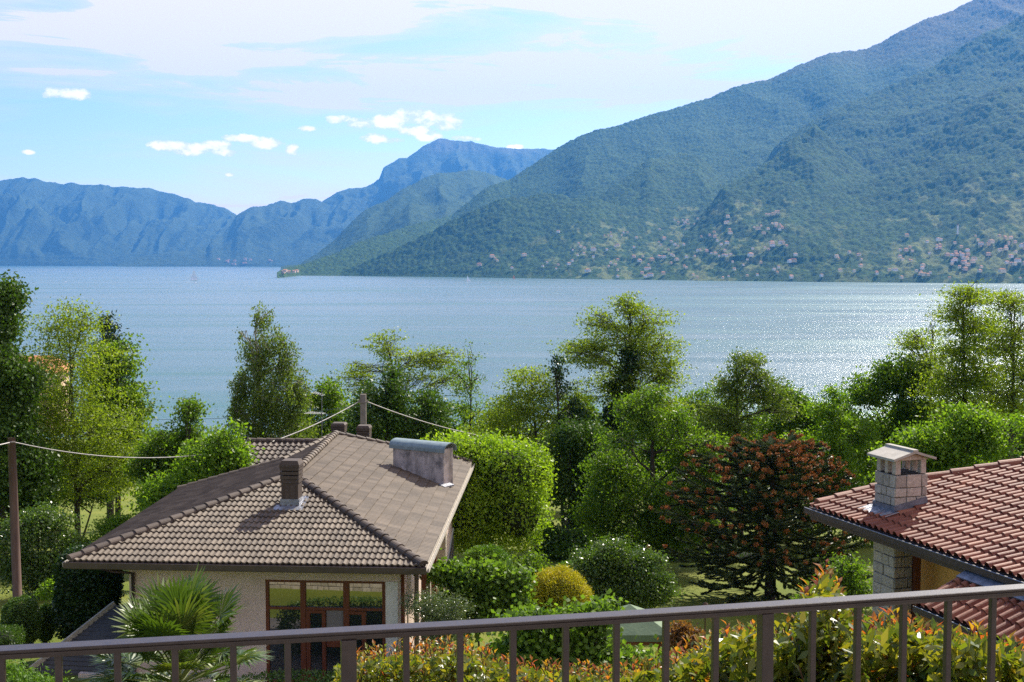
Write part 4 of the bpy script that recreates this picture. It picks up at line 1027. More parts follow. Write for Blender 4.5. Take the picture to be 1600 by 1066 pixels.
# --- left side
T('broadleaf_tree', 'tall dark green tree at the far left edge of the photo', 'tree', 47, [(12, 462, 20, 26), (-5, 500, 40, 40), (-5, 545, 48, 50), (0, 600, 52, 60), (20, 640, 50, 50), (-10, 690, 70, 70), (25, 740, 60, 60), (20, 530, 26, 36), (30, 590, 26, 36)], (-5, 0), 'dark', 60000, .15, .6, .22, .45)
T('robinia_tree', 'airy light green tree with a dark straight trunk left of the conifer', 'tree', 50, [(95, 505, 45, 34), (115, 560, 70, 40), (130, 500, 28, 28), (110, 620, 85, 50), (150, 680, 80, 50), (85, 700, 70, 50), (130, 750, 80, 40), (60, 640, 45, 40), (180, 730, 40, 40)], (117, 0), 'robinia', 30000, .13, .4, .15, .5, style='layer', shell=.1, top=(108, 500))
T('conifer_tree', 'dark pointed conifer rising behind the airy light green tree', 'tree', 62, [(165, 505, 7, 16), (168, 545, 17, 28), (172, 600, 32, 40), (180, 670, 45, 55)], (168, 0), 'conifer', 15000, .20, .35, .2, .4)
T('broadleaf_tree', 'mid green spreading tree whose branches reach out over the lake right of the conifer', 'tree', 56, [(185, 560, 28, 30), (195, 610, 26, 26), (175, 650, 50, 50), (203, 690, 20, 30), (190, 720, 30, 40), (165, 590, 30, 40)], (178, 0), 'mid', 17000, .16, .6, .16, .42, style='layer')
T('poplar_tree', 'slim green tree top just left of the drooping birch', 'tree', 46, [(297, 645, 16, 24), (285, 690, 24, 35), (250, 700, 24, 30), (240, 740, 30, 40), (270, 760, 40, 40)], (275, 0), 'mid', 14000, .12, .6, .12, .35)
T('maple_tree', 'bright green bushy tree between the house roof and the birch', 'tree', 43, [(338, 690, 42, 32), (320, 735, 60, 42), (290, 770, 60, 40), (365, 710, 22, 30), (250, 790, 40, 30)], (320, 0), 'bright', 17000, .13, .65, .14, .38)
T('birch_tree', 'tall drooping birch behind the left end of the tiled roof', 'birch', 54, [(398, 500, 28, 24), (415, 530, 30, 38), (395, 570, 28, 36), (450, 560, 22, 34), (430, 610, 55, 50), (400, 650, 45, 45), (465, 620, 24, 40), (440, 680, 55, 40), (375, 600, 16, 30), (400, 710, 40, 20), (368, 640, 12, 26), (385, 520, 14, 14), (470, 575, 14, 14)], (420, 0), 'birch', 27000, .12, .5, .16, .42, per=22, style='weep', bark=M_birch, shell=.1, limbs=14, top=(400, 490))
T('broadleaf_tree', 'small green tree tucked behind the right side of the birch', 'tree', 60, [(505, 625, 26, 34), (520, 670, 34, 38), (480, 680, 40, 30)], (505, 0), 'mid', 9000, .15, .6, .12, .4)
T('robinia_tree', 'open crowned tree with bare looking branches rising behind the roof poles', 'tree', 66, [(605, 540, 38, 22), (650, 560, 30, 22), (690, 560, 36, 22), (585, 575, 46, 16), (640, 600, 40, 26), (700, 600, 30, 30), (560, 600, 30, 22)], (665, 0), 'robinia', 8200, .14, .45, .15, .42, style='layer', limbs=26, shell=.1)
T('broadleaf_tree', 'dark green tree directly behind the two poles at the roof ridge', 'tree', 58, [(600, 610, 38, 40), (640, 660, 50, 45), (570, 660, 40, 45), (680, 650, 40, 36), (610, 580, 16, 26)], (610, 0), 'dark', 18000, .15, .6, .18, .42)
T('dead_tree', 'thin half bare tree with crooked grey twigs above the clipped lime green tree', 'tree', 62, [(735, 560, 22, 22), (725, 600, 26, 30), (745, 640, 36, 36)], (728, 0), 'mid', 2600, .12, .5, .12, .4, limbs=26, shell=.1, top=(737, 545))
T('robinia_tree', 'pale green round topped tree left of the ivy clad snag', 'tree', 58, [(830, 600, 44, 28), (800, 640, 40, 30), (860, 640, 50, 40), (830, 680, 60, 40), (775, 680, 40, 34)], (850, 0), 'robinia', 17000, .13, .45, .14, .4, style='layer', limbs=16)
T('ivy_clad_snag', 'dead snag wrapped in dark ivy with bare twigs on top', 'tree', 57, [(872, 575, 6, 24), (880, 610, 10, 24), (890, 650, 18, 30)], (885, 0), 'ivy', 3200, .12, .8, .15, .28, shell=.1, limbs=3, top=(868, 552))
T('robinia_tree', 'tall airy tree with ivy on its trunk standing highest in front of the lake', 'tree', 60, [(985, 478, 24, 20), (1005, 500, 44, 28), (945, 500, 36, 20), (975, 530, 66, 28), (1030, 545, 36, 30), (925, 560, 42, 26), (1000, 580, 56, 30), (1045, 590, 30, 26), (950, 610, 60, 34), (900, 545, 22, 18), (1010, 630, 60, 40)], (988, 0), 'robinia', 25000, .135, .45, .2, .42, style='layer', limbs=20, shell=.1, top=(985, 485))
T('ivy', 'dark ivy climbing the trunk of the tallest airy tree', 'climber', 59.4, [(985, 560, 10, 30), (975, 600, 20, 36), (980, 660, 32, 50)], (985, 0), 'ivy', 7000, .13, .8, .05, .3, limbs=2)
T('broadleaf_tree', 'big dense mid green tree in the middle behind the camellia', 'tree', 48, [(1010, 650, 46, 36), (1060, 680, 46, 44), (980, 700, 60, 50), (1090, 720, 40, 50), (1000, 770, 80, 60), (1070, 800, 60, 60), (950, 790, 50, 60), (1100, 780, 30, 50), (1000, 840, 90, 40)], (1020, 0), 'mid', 42000, .125, .55, .2, .4)
T('broadleaf_tree', 'shaded dark tree in the gap right of the clipped lime green tree', 'tree', 54, [(890, 700, 44, 50), (900, 780, 50, 60), (880, 840, 60, 30), (930, 730, 30, 50), (860, 740, 20, 50)], (893, 0), 'dark', 19000, .14, .6, .22, .42)
T('walnut_tree', 'round crowned tree with forked dark trunks showing against the lake', 'tree', 55, [(1165, 575, 34, 24), (1200, 600, 28, 22), (1140, 610, 30, 26), (1175, 630, 46, 28), (1120, 660, 36, 30), (1215, 640, 24, 26), (1150, 660, 40, 30)], (1160, 0), 'birch', 11500, .13, .5, .17, .36, limbs=18, shell=.1)
T('broadleaf_tree', 'green tree right of the round crowned tree with forked trunks', 'tree', 62, [(1240, 640, 28, 30), (1225, 680, 40, 36), (1270, 670, 30, 30)], (1240, 0), 'mid', 9000, .15, .6, .13, .4)
T('broadleaf_tree', 'low green tree above the top of the monkey puzzle tree', 'tree', 56, [(1300, 640, 30, 26), (1310, 680, 46, 36), (1255, 710, 50, 30), (1330, 720, 40, 34)], (1300, 0), 'bright', 12000, .14, .6, .13, .4)
T('broadleaf_tree', 'dense green tree sloping down to the lake left of the tall airy trees at right', 'tree', 58, [(1350, 610, 30, 28), (1385, 595, 34, 30), (1420, 590, 40, 34), (1370, 660, 50, 44), (1430, 650, 50, 40), (1340, 700, 46, 30)], (1385, 0), 'mid', 24000, .15, .6, .18, .42)
T('robinia_tree', 'half leafed airy tree leaning left over the lake at the right', 'tree', 58, [(1435, 530, 30, 20), (1455, 510, 24, 18), (1440, 570, 36, 22), (1415, 545, 20, 10), (1460, 600, 34, 26)], (1460, 0), 'robinia', 6000, .13, .45, .14, .4, style='layer', limbs=24, shell=.1)
T('robinia_tree', 'tall airy light green tree second from the right edge', 'tree', 54, [(1510, 462, 34, 16), (1490, 490, 26, 18), (1525, 510, 40, 26), (1500, 550, 46, 28), (1530, 590, 46, 28), (1480, 600, 40, 26), (1510, 640, 60, 30)], (1520, 0), 'robinia', 15000, .13, .45, .17, .42, style='layer', limbs=22, shell=.1, top=(1505, 470))
T('robinia_tree', 'tall airy light green tree cut by the right edge of the photo', 'tree', 52, [(1580, 470, 40, 20), (1600, 510, 44, 30), (1565, 540, 36, 26), (1610, 580, 50, 36), (1570, 620, 50, 30), (1640, 640, 60, 40)], (1585, 0), 'robinia', 15000, .13, .45, .17, .42, style='layer', limbs=22, shell=.1, top=(1585, 480))
T('maple_tree', 'bright green bushy tree behind the red roof and stone chimney', 'tree', 42, [(1500, 670, 60, 30), (1560, 690, 60, 34), (1450, 690, 50, 30), (1430, 730, 50, 36), (1500, 730, 70, 34), (1600, 680, 50, 34), (1380, 730, 40, 30), (1400, 770, 50, 40)], (1500, 0), 'bright', 32000, .125, .62, .16, .38)
# wood further down the slope, seen between the nearer crowns
fill = [(240, 780, 92), (190, 735, 100), (215, 745, 115), (270, 735, 120), (300, 738, 105), (160, 728, 120), (245, 738, 140), (330, 745, 95), (520, 700, 88), (600, 705, 92), (700, 700, 84), (780, 705, 90), (860, 700, 82), (940, 690, 86), (1060, 680, 84), (1130, 700, 80), (1200, 705, 84), (1290, 700, 82), (1360, 690, 86), (1440, 670, 84), (1530, 660, 84), (1610, 660, 86), (60, 720, 84), (-20, 700, 90), (140, 740, 88)]
fsrc = None
fill = [(520, 700, 88)]+[f for f in fill if f != (520, 700, 88)]
for i, (px, py, D) in enumerate(fill):
    if fsrc is None:
        fsrc = T('broadleaf_tree', 'green tree of the shaded wood that fills the gaps behind the garden trees', 'tree', D, [(px, py, 50, 34), (px-30, py+34, 40, 30), (px+30, py+34, 40, 30)], (px, 0), 'mid', 11000, .26, .6, .2, .6, group='trees of the wood above the shore')
        f0 = np.array([fsrc.location[0], D, CAMZ]); zt0 = P(px, py-34, D)[2]-fsrc.location[2]
    else:
        o = fsrc.copy(); COL.objects.link(o); x = P(px, py, D)[0]; gz_ = float(ground_z(x, D)); sc_l = (P(px, py-34, D)[2]-gz_)/zt0
        o.location = (x, D, gz_); sc_l = min(max(sc_l, .7), 2.2); o.scale = (sc_l, sc_l, sc_l); o.rotation_euler[2] = i*1.3
        for c in fsrc.children:
            d = c.copy(); COL.objects.link(d); d.parent = o
for (px, py, D) in ((545, 635, 70), (722, 640, 72), (782, 655, 70), (905, 640, 72), (1085, 635, 68), (1128, 640, 70), (1215, 645, 72), (1262, 650, 70), (1320, 640, 72), (480, 665, 72), (650, 650, 74), (1030, 640, 72)):
    T('broadleaf_tree', 'green tree closing a gap between the taller trees in front of the lake', 'tree', D, [(px, py, 34, 24), (px-22, py+42, 44, 36), (px+22, py+46, 44, 36), (px, py+90, 60, 40)], (px, 0), 'mid', 13000, .17, .6, .14, .42, group='gap filling trees before the lake')
# --- clipped lime green tree
shrub('clipped_tree', 'big clipped lime green tree with rounded top beside the tiled roof', 'tree', 46, [(752, 775, 92, 88), (795, 745, 62, 58, -1), (700, 735, 66, 50, -.5), (810, 800, 45, 55, -1.6), (740, 715, 70, 30, -.5), (720, 800, 70, 55, -1.5), (835, 730, 24, 30, -.5)], leaf='yellow', n=52000, size=.12, thick=.30, power=2.05, outw=.4)
# --- left garden
S = shrub
T('broadleaf_shrub', 'loose dark leaved shrub behind the wooden pole', 'shrub', 42, [(60, 820, 50, 36), (20, 850, 46, 50), (85, 870, 40, 40), (40, 900, 50, 30)], (50, 0), 'gloss', 15000, .10, .55, .06, .3)
T('broadleaf_shrub', 'light green leafy shrub below the pale meadow at left', 'shrub', 44, [(150, 840, 50, 30), (115, 870, 34, 30), (180, 820, 30, 20)], (145, 0), 'bright', 9000, .10, .55, .06, .3)
T('broadleaf_shrub', 'low light green bush between the round topiaries and the dark hedge', 'shrub', 38, [(78, 930, 28, 18), (95, 915, 20, 14)], (80, 0), 'bright', 4500, .09, .55, .05, .2)
S('hedge', 'tall dark hedge against the left corner of the tiled house', 'hedge', 34, [(138, 925, 42, 66)], leaf='ivy', n=15000, size=.10, power=4)
S('topiary_bush', 'egg shaped clipped bush right above the handrail at far left', 'topiary', 33, [(33, 972, 30, 39)], leaf='box', n=12000, size=.05, thick=.04)
S('topiary_bush', 'smaller clipped bush just right of the egg shaped one', 'topiary', 34, [(71, 974, 14, 28)], leaf='box', n=6000, size=.05, thick=.04)
S('clipped_hedge', 'low clipped box hedge at the far left edge above the handrail', 'hedge', 31, [(-8, 1004, 38, 22)], leaf='box', n=9000, size=.045, thick=.04, power=5)
T('juniper', 'feathery bright green juniper in the bottom left corner', 'shrub', 17, [(10, 1075, 50, 34), (55, 1090, 30, 30), (-30, 1080, 60, 40)], (10, 0), 'moss', 16000, .07, .25, .05, .2, per=14)
# --- middle garden
T('broadleaf_shrub', 'fine leaved silvery shrub at the right corner of the tiled house', 'shrub', 29, [(678, 950, 40, 36), (690, 985, 40, 30)], (680, 0), 'silver', 9000, .06, .4, .05, .2)
T('vine', 'bright leafy vine in front of the lime green tree and right of the house', 'vine', 31, [(735, 900, 36, 20), (770, 910, 40, 26), (740, 940, 50, 30), (790, 950, 36, 26), (700, 900, 28, 16), (800, 905, 24, 16), (720, 960, 40, 30)], (750, 0), 'vine', 16000, .12, .8, .04, .3)
S('rounded_bush', 'round light green bush just below the clipped lime green tree', 'shrub', 39, [(760, 875, 32, 20)], leaf='moss', n=7000, size=.07, thick=.09)
T('broadleaf_shrub', 'small green bush between the vine and the dark gap', 'shrub', 40, [(828, 885, 26, 18), (815, 905, 30, 20)], (825, 0), 'mid', 5500, .08, .6, .05, .25)
S('golden_conifer', 'golden yellow dome shaped conifer in the middle of the garden', 'conifer', 32, [(872, 940, 49, 50)], leaf='golden', n=24000, size=.075, asp=.3, thick=.09)
S('rounded_bush', 'dark green clipped dome peeking out behind the golden conifer', 'shrub', 38, [(898, 892, 30, 16)], leaf='moss', n=5000, size=.05, thick=.05)
T('camellia', 'large glossy leaved camellia right of the golden conifer', 'shrub', 36, [(960, 875, 52, 26), (925, 890, 40, 28), (1000, 895, 46, 34), (960, 915, 70, 34), (1020, 925, 36, 26), (985, 945, 50, 20)], (960, 0), 'gloss', 26000, .085, .55, .08, .24)
T('vine', 'leafy vine with pale stems running above and below the handrail left of the green canopy', 'vine', 19, [(850, 985, 60, 26), (900, 975, 50, 24), (940, 960, 22, 22), (830, 1020, 80, 34), (930, 1030, 80, 34), (1020, 1050, 60, 26), (880, 1060, 90, 30)], (870, 0), 'vine', 15000, .085, .85, .04, .24, limbs=16)
T('broadleaf_shrub', 'green shrub behind the photinia shoots left of the stone pillar', 'shrub', 33, [(1310, 900, 34, 36), (1330, 870, 24, 30), (1290, 950, 40, 30), (1340, 940, 20, 30)], (1310, 0), 'mid', 9000, .09, .55, .06, .3)
S('hedge', 'dark low hedge beyond the lawn behind the monkey puzzle tree', 'hedge', 52, [(1120, 870, 110, 16)], leaf='ivy', n=8000, size=.12, power=4)
T('reddish_shrub', 'small bronze red leaved shrub right of the green canopy', 'shrub', 24, [(1060, 985, 18, 10), (1075, 1005, 26, 18)], (1065, 0), mat_leaf('bronze leaf', (0.07, 0.05, 0.02), (0.16, 0.07, 0.03), (0.26, 0.12, 0.04)), 2200, .07, .55, .03, .15)
S('hedge', 'low dark hedge in front of the brown framed windows', 'hedge', 27.3, [(480, 1107, 150, 42)], leaf='box', n=12000, size=.07, power=4)

# --- monkey puzzle tree
def monkey_puzzle():
    D = 42.0; rr = random.Random(4); r = np.random.default_rng(4)
    bx = P(1207, 600, D)[0]; bz = float(ground_z(bx, D)); ztop = P(1200, 672, D)[2]; H = ztop-bz
    root = empty('monkey_puzzle_tree', (bx, D, bz), 'monkey puzzle tree with rope like branches and rust orange tips on the lawn', 'tree')
    wood = MB(); wood.tube([(bx, D, bz-.3), (bx+.05, D, bz+H*.4), (bx, D, ztop-.5)], [.20, .16, .05], 10); wood.build('trunk', M_barkd, root, smooth=True)
    ropes = []; tips = []
    rad = np.interp  # crown half width by height fraction
    prof_h = [0.04, .15, .35, .6, .8, .95, 1.0]; prof_r = [1.9, 2.7, 3.1, 3.0, 2.3, 1.2, .5]
    nb = 110
    for i in range(nb):
        t = (i+.5)/nb; h = .16+.82*t**.85; an = i*2.399963+rr.uniform(-.3, .3)
        L = rad(h, prof_h, prof_r)*rr.uniform(.80, 1.10)*(1+.10*math.sin(an*2+1)+.08*math.sin(an*3+h*7))
        droop = (h-.52)*(1.1 if h > .45 else 1.7)
        d = np.array([math.cos(an), math.sin(an), 0]); s = np.array([bx, D, bz+H*h*.93]); pts = []
        n_ = 9
        for k in range(n_+1):
            u = k/n_; z_ = (droop*L*.55)*u + (-.35*math.sin(u*2.2)+.42*u*u)*L*.55*(1 if h < .75 else .3)
            pts.append(s+d*L*u+np.array([0, 0, z_])+np.array([rr.uniform(-1, 1), rr.uniform(-1, 1), 0])*.03)
        ropes.append((pts, .05)); tips.append(pts[-1])
        side = np.cross(d, Zv)
        for k in range(3, n_):
            for sg in (-1, 1):
                if rr.random() < .16: continue
                l2 = L*.30*rr.uniform(.7, 1.3)*(1.25-k/n_*.6); q = []; b = pts[k]
                e = unit(d*.75+side*sg*rr.uniform(.4, .9)+Zv*rr.uniform(-.35, .25))
                for m in range(5):
                    v = m/4; q.append(b+e*l2*v+np.array([0, 0, (.30*v*v-.10*v)*l2*rr.uniform(.8, 1.4)*(1 if h > .35 else .5)]))
                ropes.append((q, .045)); tips.append(q[-1])
    Vs = []; val = []; 
    for (q, w_) in ropes:
        q = np.array(q); seg = np.linalg.norm(np.diff(q, axis=0), axis=1).sum(); m = int(seg/.006)
        t = r.random(m)*(len(q)-1); i = np.minimum(t.astype(int), len(q)-2); f = (t-i)[:, None]
        c = q[i]*(1-f)+q[i+1]*f; ax = q[i+1]-q[i]; ax /= np.linalg.norm(ax, axis=1, keepdims=True)+1e-9
        rd = r.normal(size=(m, 3)); rd -= ax*(rd*ax).sum(1, keepdims=True); rd /= np.linalg.norm(rd, axis=1, keepdims=True)+1e-9
        dirv = rd*.75+ax*.65; dirv /= np.linalg.norm(dirv, axis=1, keepdims=True); b = np.cross(dirv, rd); b /= np.linalg.norm(b, axis=1, keepdims=True)+1e-9
        l = w_*2.0; V = np.stack([c, c+dirv*l*.45+b*.022, c+dirv*l, c+dirv*l*.45-b*.022], 1); Vs.append(V.reshape(-1, 3)); val.append(r.random(m))
    m_ = mat_leaf('monkey puzzle leaf', (0.030, 0.055, 0.018), (0.065, 0.100, 0.030), (0.15, 0.17, 0.055), trans=.08, rough=.4)
    cr = link('crown', leaves_mesh('crown', np.concatenate(Vs), np.concatenate(val)), m_, root)
    mb = MB()
    for (q, w_) in ropes: mb.tube(q, w_*.55, 4, caps=False)
    mb.build('branches', M_twigs_and_core, root)
    tips = np.array([t for t in tips if t[2] > bz+H*.28 and rr.random() < min(.97, .12+1.0*(t[2]-bz)/H) and fbm(np.array(t[0]*1.1), np.array(t[2]*1.1+t[1]), 3, 2) > .36]); nt = len(tips); per = 70
    k = np.repeat(np.arange(nt), per); o_ = r.normal(size=(nt*per, 3)); o_ /= np.linalg.norm(o_, axis=1, keepdims=True)
    c = tips[k]+o_*.085*r.random((nt*per, 1))**.5*np.array([1, 1, .8])
    V = leaf_quads(c, .07, .028, seed=8, out=o_*2)
    m_ = mat_leaf('rust orange cone', (0.16, 0.055, 0.016), (0.34, 0.115, 0.026), (0.50, 0.19, 0.045), trans=.1, rough=.7, tint=(1, .8, .5))
    link('cones', leaves_mesh('cones', V, r.random(nt*per)), m_, root)
monkey_puzzle()

# --- photinia hedge: glossy green and copper leaves in whorls at the shoot tips, close to the railing
def photinia(label, D, shoots_px, n_sh, zb, seed, red=.5, size=.085):
    r = np.random.default_rng(seed); rr = random.Random(seed)
    x0, x1, ytop, ybot = shoots_px
    bx = P((x0+x1)/2, 1000, D)[0]; bz = float(ground_z(bx, D))
    root = empty('photinia_shrub', (bx, D, bz), label, 'shrub', None)
    Vs = []; val = []; wood = MB()
    for s in range(n_sh):
        px = rr.uniform(x0, x1); f = rr.random()**1.0; py = ytop(px)+f*(ybot-ytop(px)); dd = D+rr.uniform(-.9, .9)+.9*(1-f)
        tip = P(px, py, dd); 
        base = tip+np.array([rr.uniform(-.15, .15), rr.uniform(-.1, .1), -rr.uniform(.3, .55)])
        wood.tube([base-[0, 0, .5], base, tip], [.009, .007, .004], 4, caps=False)
        m = rr.randint(13, 20); isred = rr.random() < red*(1.2-f)
        for i in range(m):
            u = i/m; p = base*(1-u)+tip*u; an = i*2.4+s; el_ = .15+.95*u+rr.uniform(-.25, .25)
            dv = np.array([math.cos(an)*math.cos(el_), math.sin(an)*math.cos(el_), math.sin(el_)]); L = size*rr.uniform(.75, 1.25)*(1.1-.35*u)
            sd = unit(np.cross(dv, Zv+np.array([0, .01, 0]))); nr = np.cross(sd, dv); W_ = L*.2
            mid = p+dv*L*.55-nr*L*.03; tipp = p+dv*L-nr*L*.16
            Vs.append([p+dv*.012, mid+sd*W_+nr*W_*.45, tipp, mid]); Vs.append([p+dv*.012, mid, tipp, mid-sd*W_+nr*W_*.45])
            v = (rr.uniform(.62, 1.0) if isred and u > .35 else rr.uniform(.0, .58)); val += [v, v]
    # inner foliage mass
    m = int(n_sh*24); px = r.uniform(x0-20, x1+20, m); f = r.random(m); yt = np.array([ytop(p) for p in px])+26; dd = D+r.uniform(-.5, 1.2, m)
    py = yt+f*(ybot+60-yt); C_n = np.array([P(a, b, c) for a, b, c in zip(px, py, dd)])
    V = leaf_quads(C_n, size*.95, size*.36, seed=seed); Vs = np.concatenate([np.array(Vs).reshape(-1, 3), V]); val = np.concatenate([np.array(val), r.uniform(.12, .62, m)])
    link('crown', leaves_mesh('crown', Vs, val), M_phot, root)
    for i in range(9):
        e = P(x0+(x1-x0)*(i+.5)/9, 1080, D); wood.tube([(bx+(e[0]-bx)*.3, D, bz-.1), e], [.03, .012], 5, caps=False)
    wood.build('stems', M_phst, root)
M_phst = mat_noise('reddish stems', (0.10, 0.04, 0.025), (0.16, 0.08, 0.045), 10, 0.7)
M_phot = None
def _ph():
    m = bpy.data.materials.new('photinia leaf'); m.use_nodes = True; n = NT(m.node_tree); n.n.clear()
    o = n.new('ShaderNodeOutputMaterial'); a = n.new('ShaderNodeAttribute', attribute_name='v')
    col = n.ramp(a.outputs['Fac'], [(0, (0.045, 0.085, 0.014)), (.3, (0.11, 0.155, 0.020)), (0.58, (0.21, 0.21, 0.028)), (.66, (0.32, 0.22, 0.03)), (.84, (0.34, 0.13, 0.03)), (1, (0.33, 0.07, 0.035))])
    b = n.new('ShaderNodeBsdfPrincipled'); n.l.new(col, b.inputs['Base Color']); b.inputs['Roughness'].default_value = .34; b.inputs['Specular IOR Level'].default_value = .5
    t = n.new('ShaderNodeBsdfTranslucent'); n.l.new(n.mix(1.0, col, (1.7, 1.5, .5, 1), 'MULTIPLY'), t.inputs[0])
    mx = n.new('ShaderNodeMixShader'); mx.inputs[0].default_value = .45; n.l.new(b.outputs[0], mx.inputs[1]); n.l.new(t.outputs[0], mx.inputs[2]); n.l.new(mx.outputs[0], o.inputs[0]); return m
M_phot = _ph()
def ip(*pts): return lambda x: float(np.interp(x, [a for a, b in pts], [b for a, b in pts]))
photinia('coppery photinia bush under the handrail right of the thick post', 11.5, (545, 740, ip((545, 1015), (620, 1000), (740, 995)), 1085), 420, 0, 51, .6, .095)
photinia('photinia bush with sparse copper tips under the vine', 11.0, (735, 960, ip((735, 1000), (820, 1020), (960, 1040)), 1085), 300, 0, 52, .5, .095)
photinia('photinia bush below the right corner of the green canopy', 9.6, (950, 1180, ip((950, 1040), (1050, 1015), (1120, 975), (1180, 965)), 1090), 330, 0, 53, .45, .105)
photinia('photinia bush with a tall leafy shoot left of the stone pillar', 8.2, (1165, 1360, ip((1165, 965), (1230, 975), (1262, 915), (1290, 875), (1320, 915), (1340, 960), (1360, 975)), 1095), 380, 0, 54, .4, .11)
photinia('glossy photinia bush in front of the stone pillar', 7.6, (1345, 1480, ip((1345, 970), (1400, 955), (1480, 980)), 1095), 260, 0, 55, .4, .11)
photinia('glossy yellow green photinia bush at the right edge', 7.2, (1470, 1640, ip((1470, 985), (1530, 975), (1600, 1005), (1640, 1000)), 1095), 260, 0, 56, .35, .115)

# --- fan palm
def palm():
    D = 16.5; r = np.random.default_rng(9); rr = random.Random(9)
    hub = P(280, 1086, D); bz = float(ground_z(hub[0], D))
    root = empty('fan_palm', (hub[0], D, bz), 'fan palm in front of the plaster wall of the tiled house', 'palm')
    tr = MB(); tr.tube([(hub[0], D, bz-.2), (hub[0]+.05, D, (bz+hub[2])/2), (hub[0], D, hub[2]+.1)], [.16, .15, .13], 10); tr.build('trunk', M_bark, root, smooth=True)
    Vs = []; val = []; pet = MB()
    nf = 62
    for i in range(nf):
        an = i*2.399963; t = i/nf; el_ = R(84)-R(122)*t+rr.uniform(-.12, .12)
        L = rr.uniform(.60, 1.0); d = np.array([math.cos(an)*math.cos(el_), math.sin(an)*math.cos(el_), math.sin(el_)])
        s = hub+np.array([0, 0, .25*(1-t)]); e = s+d*L+np.array([0, 0, -.06*t]); pet.tube([s, (s+e)/2+Zv*.03, e], [.016, .012, .008], 5)
        R0 = rr.uniform(.50, .68); side = np.cross(d, Zv); side = unit(side) if np.linalg.norm(side) > .05 else np.array([1., 0, 0]); nr = np.cross(side, d)
        fanv = unit(d+nr*rr.uniform(-.2, .2)); base_v = rr.uniform(0, .7); old = t > .9
        ns = 34
        for k in range(ns):
            a = (k/(ns-1)-.5)*R(255); dv = fanv*math.cos(a)+side*math.sin(a); w2 = .020; ll = R0*(1-.28*abs(a)/R(128))*rr.uniform(.93, 1.04)
            up_ = np.cross(side, fanv); cr = np.cross(dv, up_); cr = unit(cr)
            cup = up_*(.10*abs(math.sin(a)))
            m1 = e+(dv+cup)*ll*.55; bend = rr.random(); tp = e+(dv+cup)*ll+np.array([0, 0, -1])*ll*(.06+.22*bend*bend); z_ = up_*.010*(1 if k % 2 else -1)
            v = np.clip(base_v+rr.uniform(-.15, .3), 0, .9)
            if old: v = 1.0
            Vs.append([e+cr*.003, m1+cr*w2+z_, m1+(tp-m1)*.55+cr*w2*.6, m1-cr*w2]); val.append(v)
            Vs.append([m1-cr*w2, m1+(tp-m1)*.55+cr*w2*.6, tp, m1+(tp-m1)*.5-cr*w2*.7]); val.append(v)
    m = mat_leaf('palm leaf', (0.035, 0.070, 0.010), (0.085, 0.14, 0.020), (0.22, 0.24, 0.05), trans=.25, rough=.42, spec=.35)
    link('crown', leaves_mesh('crown', np.array(Vs).reshape(-1, 3), np.array(val)), m, root); pet.build('leaf_stalks', mat_noise('leaf stalk', (0.12, 0.15, 0.04), (0.2, 0.22, 0.07), 5, .5), root)
palm()

# undergrowth that closes the views below the crowns
T('broadleaf_shrub', 'wide leafy undergrowth under the far left dark tree', 'shrub', 48, [(10, 760, 60, 40), (60, 770, 50, 36), (20, 800, 70, 30)], (30, 0), 'mid', 13000, .14, .6, .06, .35)
T('broadleaf_shrub', 'leafy undergrowth at the foot of the airy light green tree', 'shrub', 58, [(110, 780, 36, 24), (150, 760, 34, 26), (80, 775, 30, 30)], (120, 0), 'dark', 8000, .15, .6, .06, .35)
T('broadleaf_shrub', 'bushes beside the small meadow below the pale lake shore path', 'shrub', 64, [(232, 760, 16, 40), (245, 790, 22, 24)], (238, 0), 'mid', 5000, .15, .6, .06, .35)
T('broadleaf_shrub', 'shaded undergrowth behind the camellia', 'shrub', 52, [(940, 850, 90, 30), (1050, 850, 80, 26), (870, 850, 40, 30)], (960, 0), 'dark', 15000, .14, .6, .06, .35)
T('broadleaf_shrub', 'dark undergrowth to the right behind the monkey puzzle tree', 'shrub', 56, [(1180, 790, 80, 50), (1270, 800, 70, 60), (1350, 800, 50, 60)], (1230, 0), 'mid', 20000, .15, .6, .06, .35)
# ------------------------------------------------------------------ poles, wires, canopy, boats, far houses
M_pole = mat_noise('old wooden pole', (0.075, 0.045, 0.035), (0.14, 0.09, 0.07), 6, .85, .004, 30, stretch=(1, 1, .15))
M_conc = mat_noise('grey post', (0.15, 0.13, 0.11), (0.24, 0.21, 0.18), 6, .9, .003, 30)
pa = P(18, 684, 38.0); pb = P(27, 934, 37.5); gzz = float(ground_z(pb[0], pb[1]))
pole = empty('utility_pole', (pb[0], pb[1], gzz), 'dark brown wooden pole with cables at the left edge', 'pole')
mb = MB(); mb.tube([[pb[0]+.02, pb[1], gzz-.3], (pa+pb)/2, pa], [.14, .125, .11], 14); mb.build('shaft', M_pole, pole, smooth=True)
mb = MB(); mb.tube([pa-Zv*.12+[.0, -.13, 0], pa-Zv*.12+[.14, -.10, 0]], .03, 8); mb.tube([pa-Zv*.16+[-.13, -.08, 0], pa-Zv*.16+[0, -.14, 0]], .025, 8); mb.build('bracket', M_conc, pole)
qa = P(567.5, 616, 50.0); qb = P(569, 690, 50.0); gz3 = float(ground_z(qb[0], 50))
pole2 = empty('utility_pole', (qb[0], 50, gz3), 'square grey post with cables behind the roof ridge', 'pole')
mb = MB(); mb.box([qa[0], 50, (qa[2]+gz3)/2], (.22, .18, qa[2]-gz3)); mb.build('shaft', M_conc, pole2)
mb = MB(); mb.box([qa[0], 49.88, P(567, 628, 50)[2]], (.36, .05, .05)); mb.tube([P(561, 628, 49.86), P(561, 625, 49.86)], .03, 8); mb.tube([P(574, 628, 49.86), P(574, 625, 49.86)], .03, 8); mb.build('bracket', M_conc, pole2)
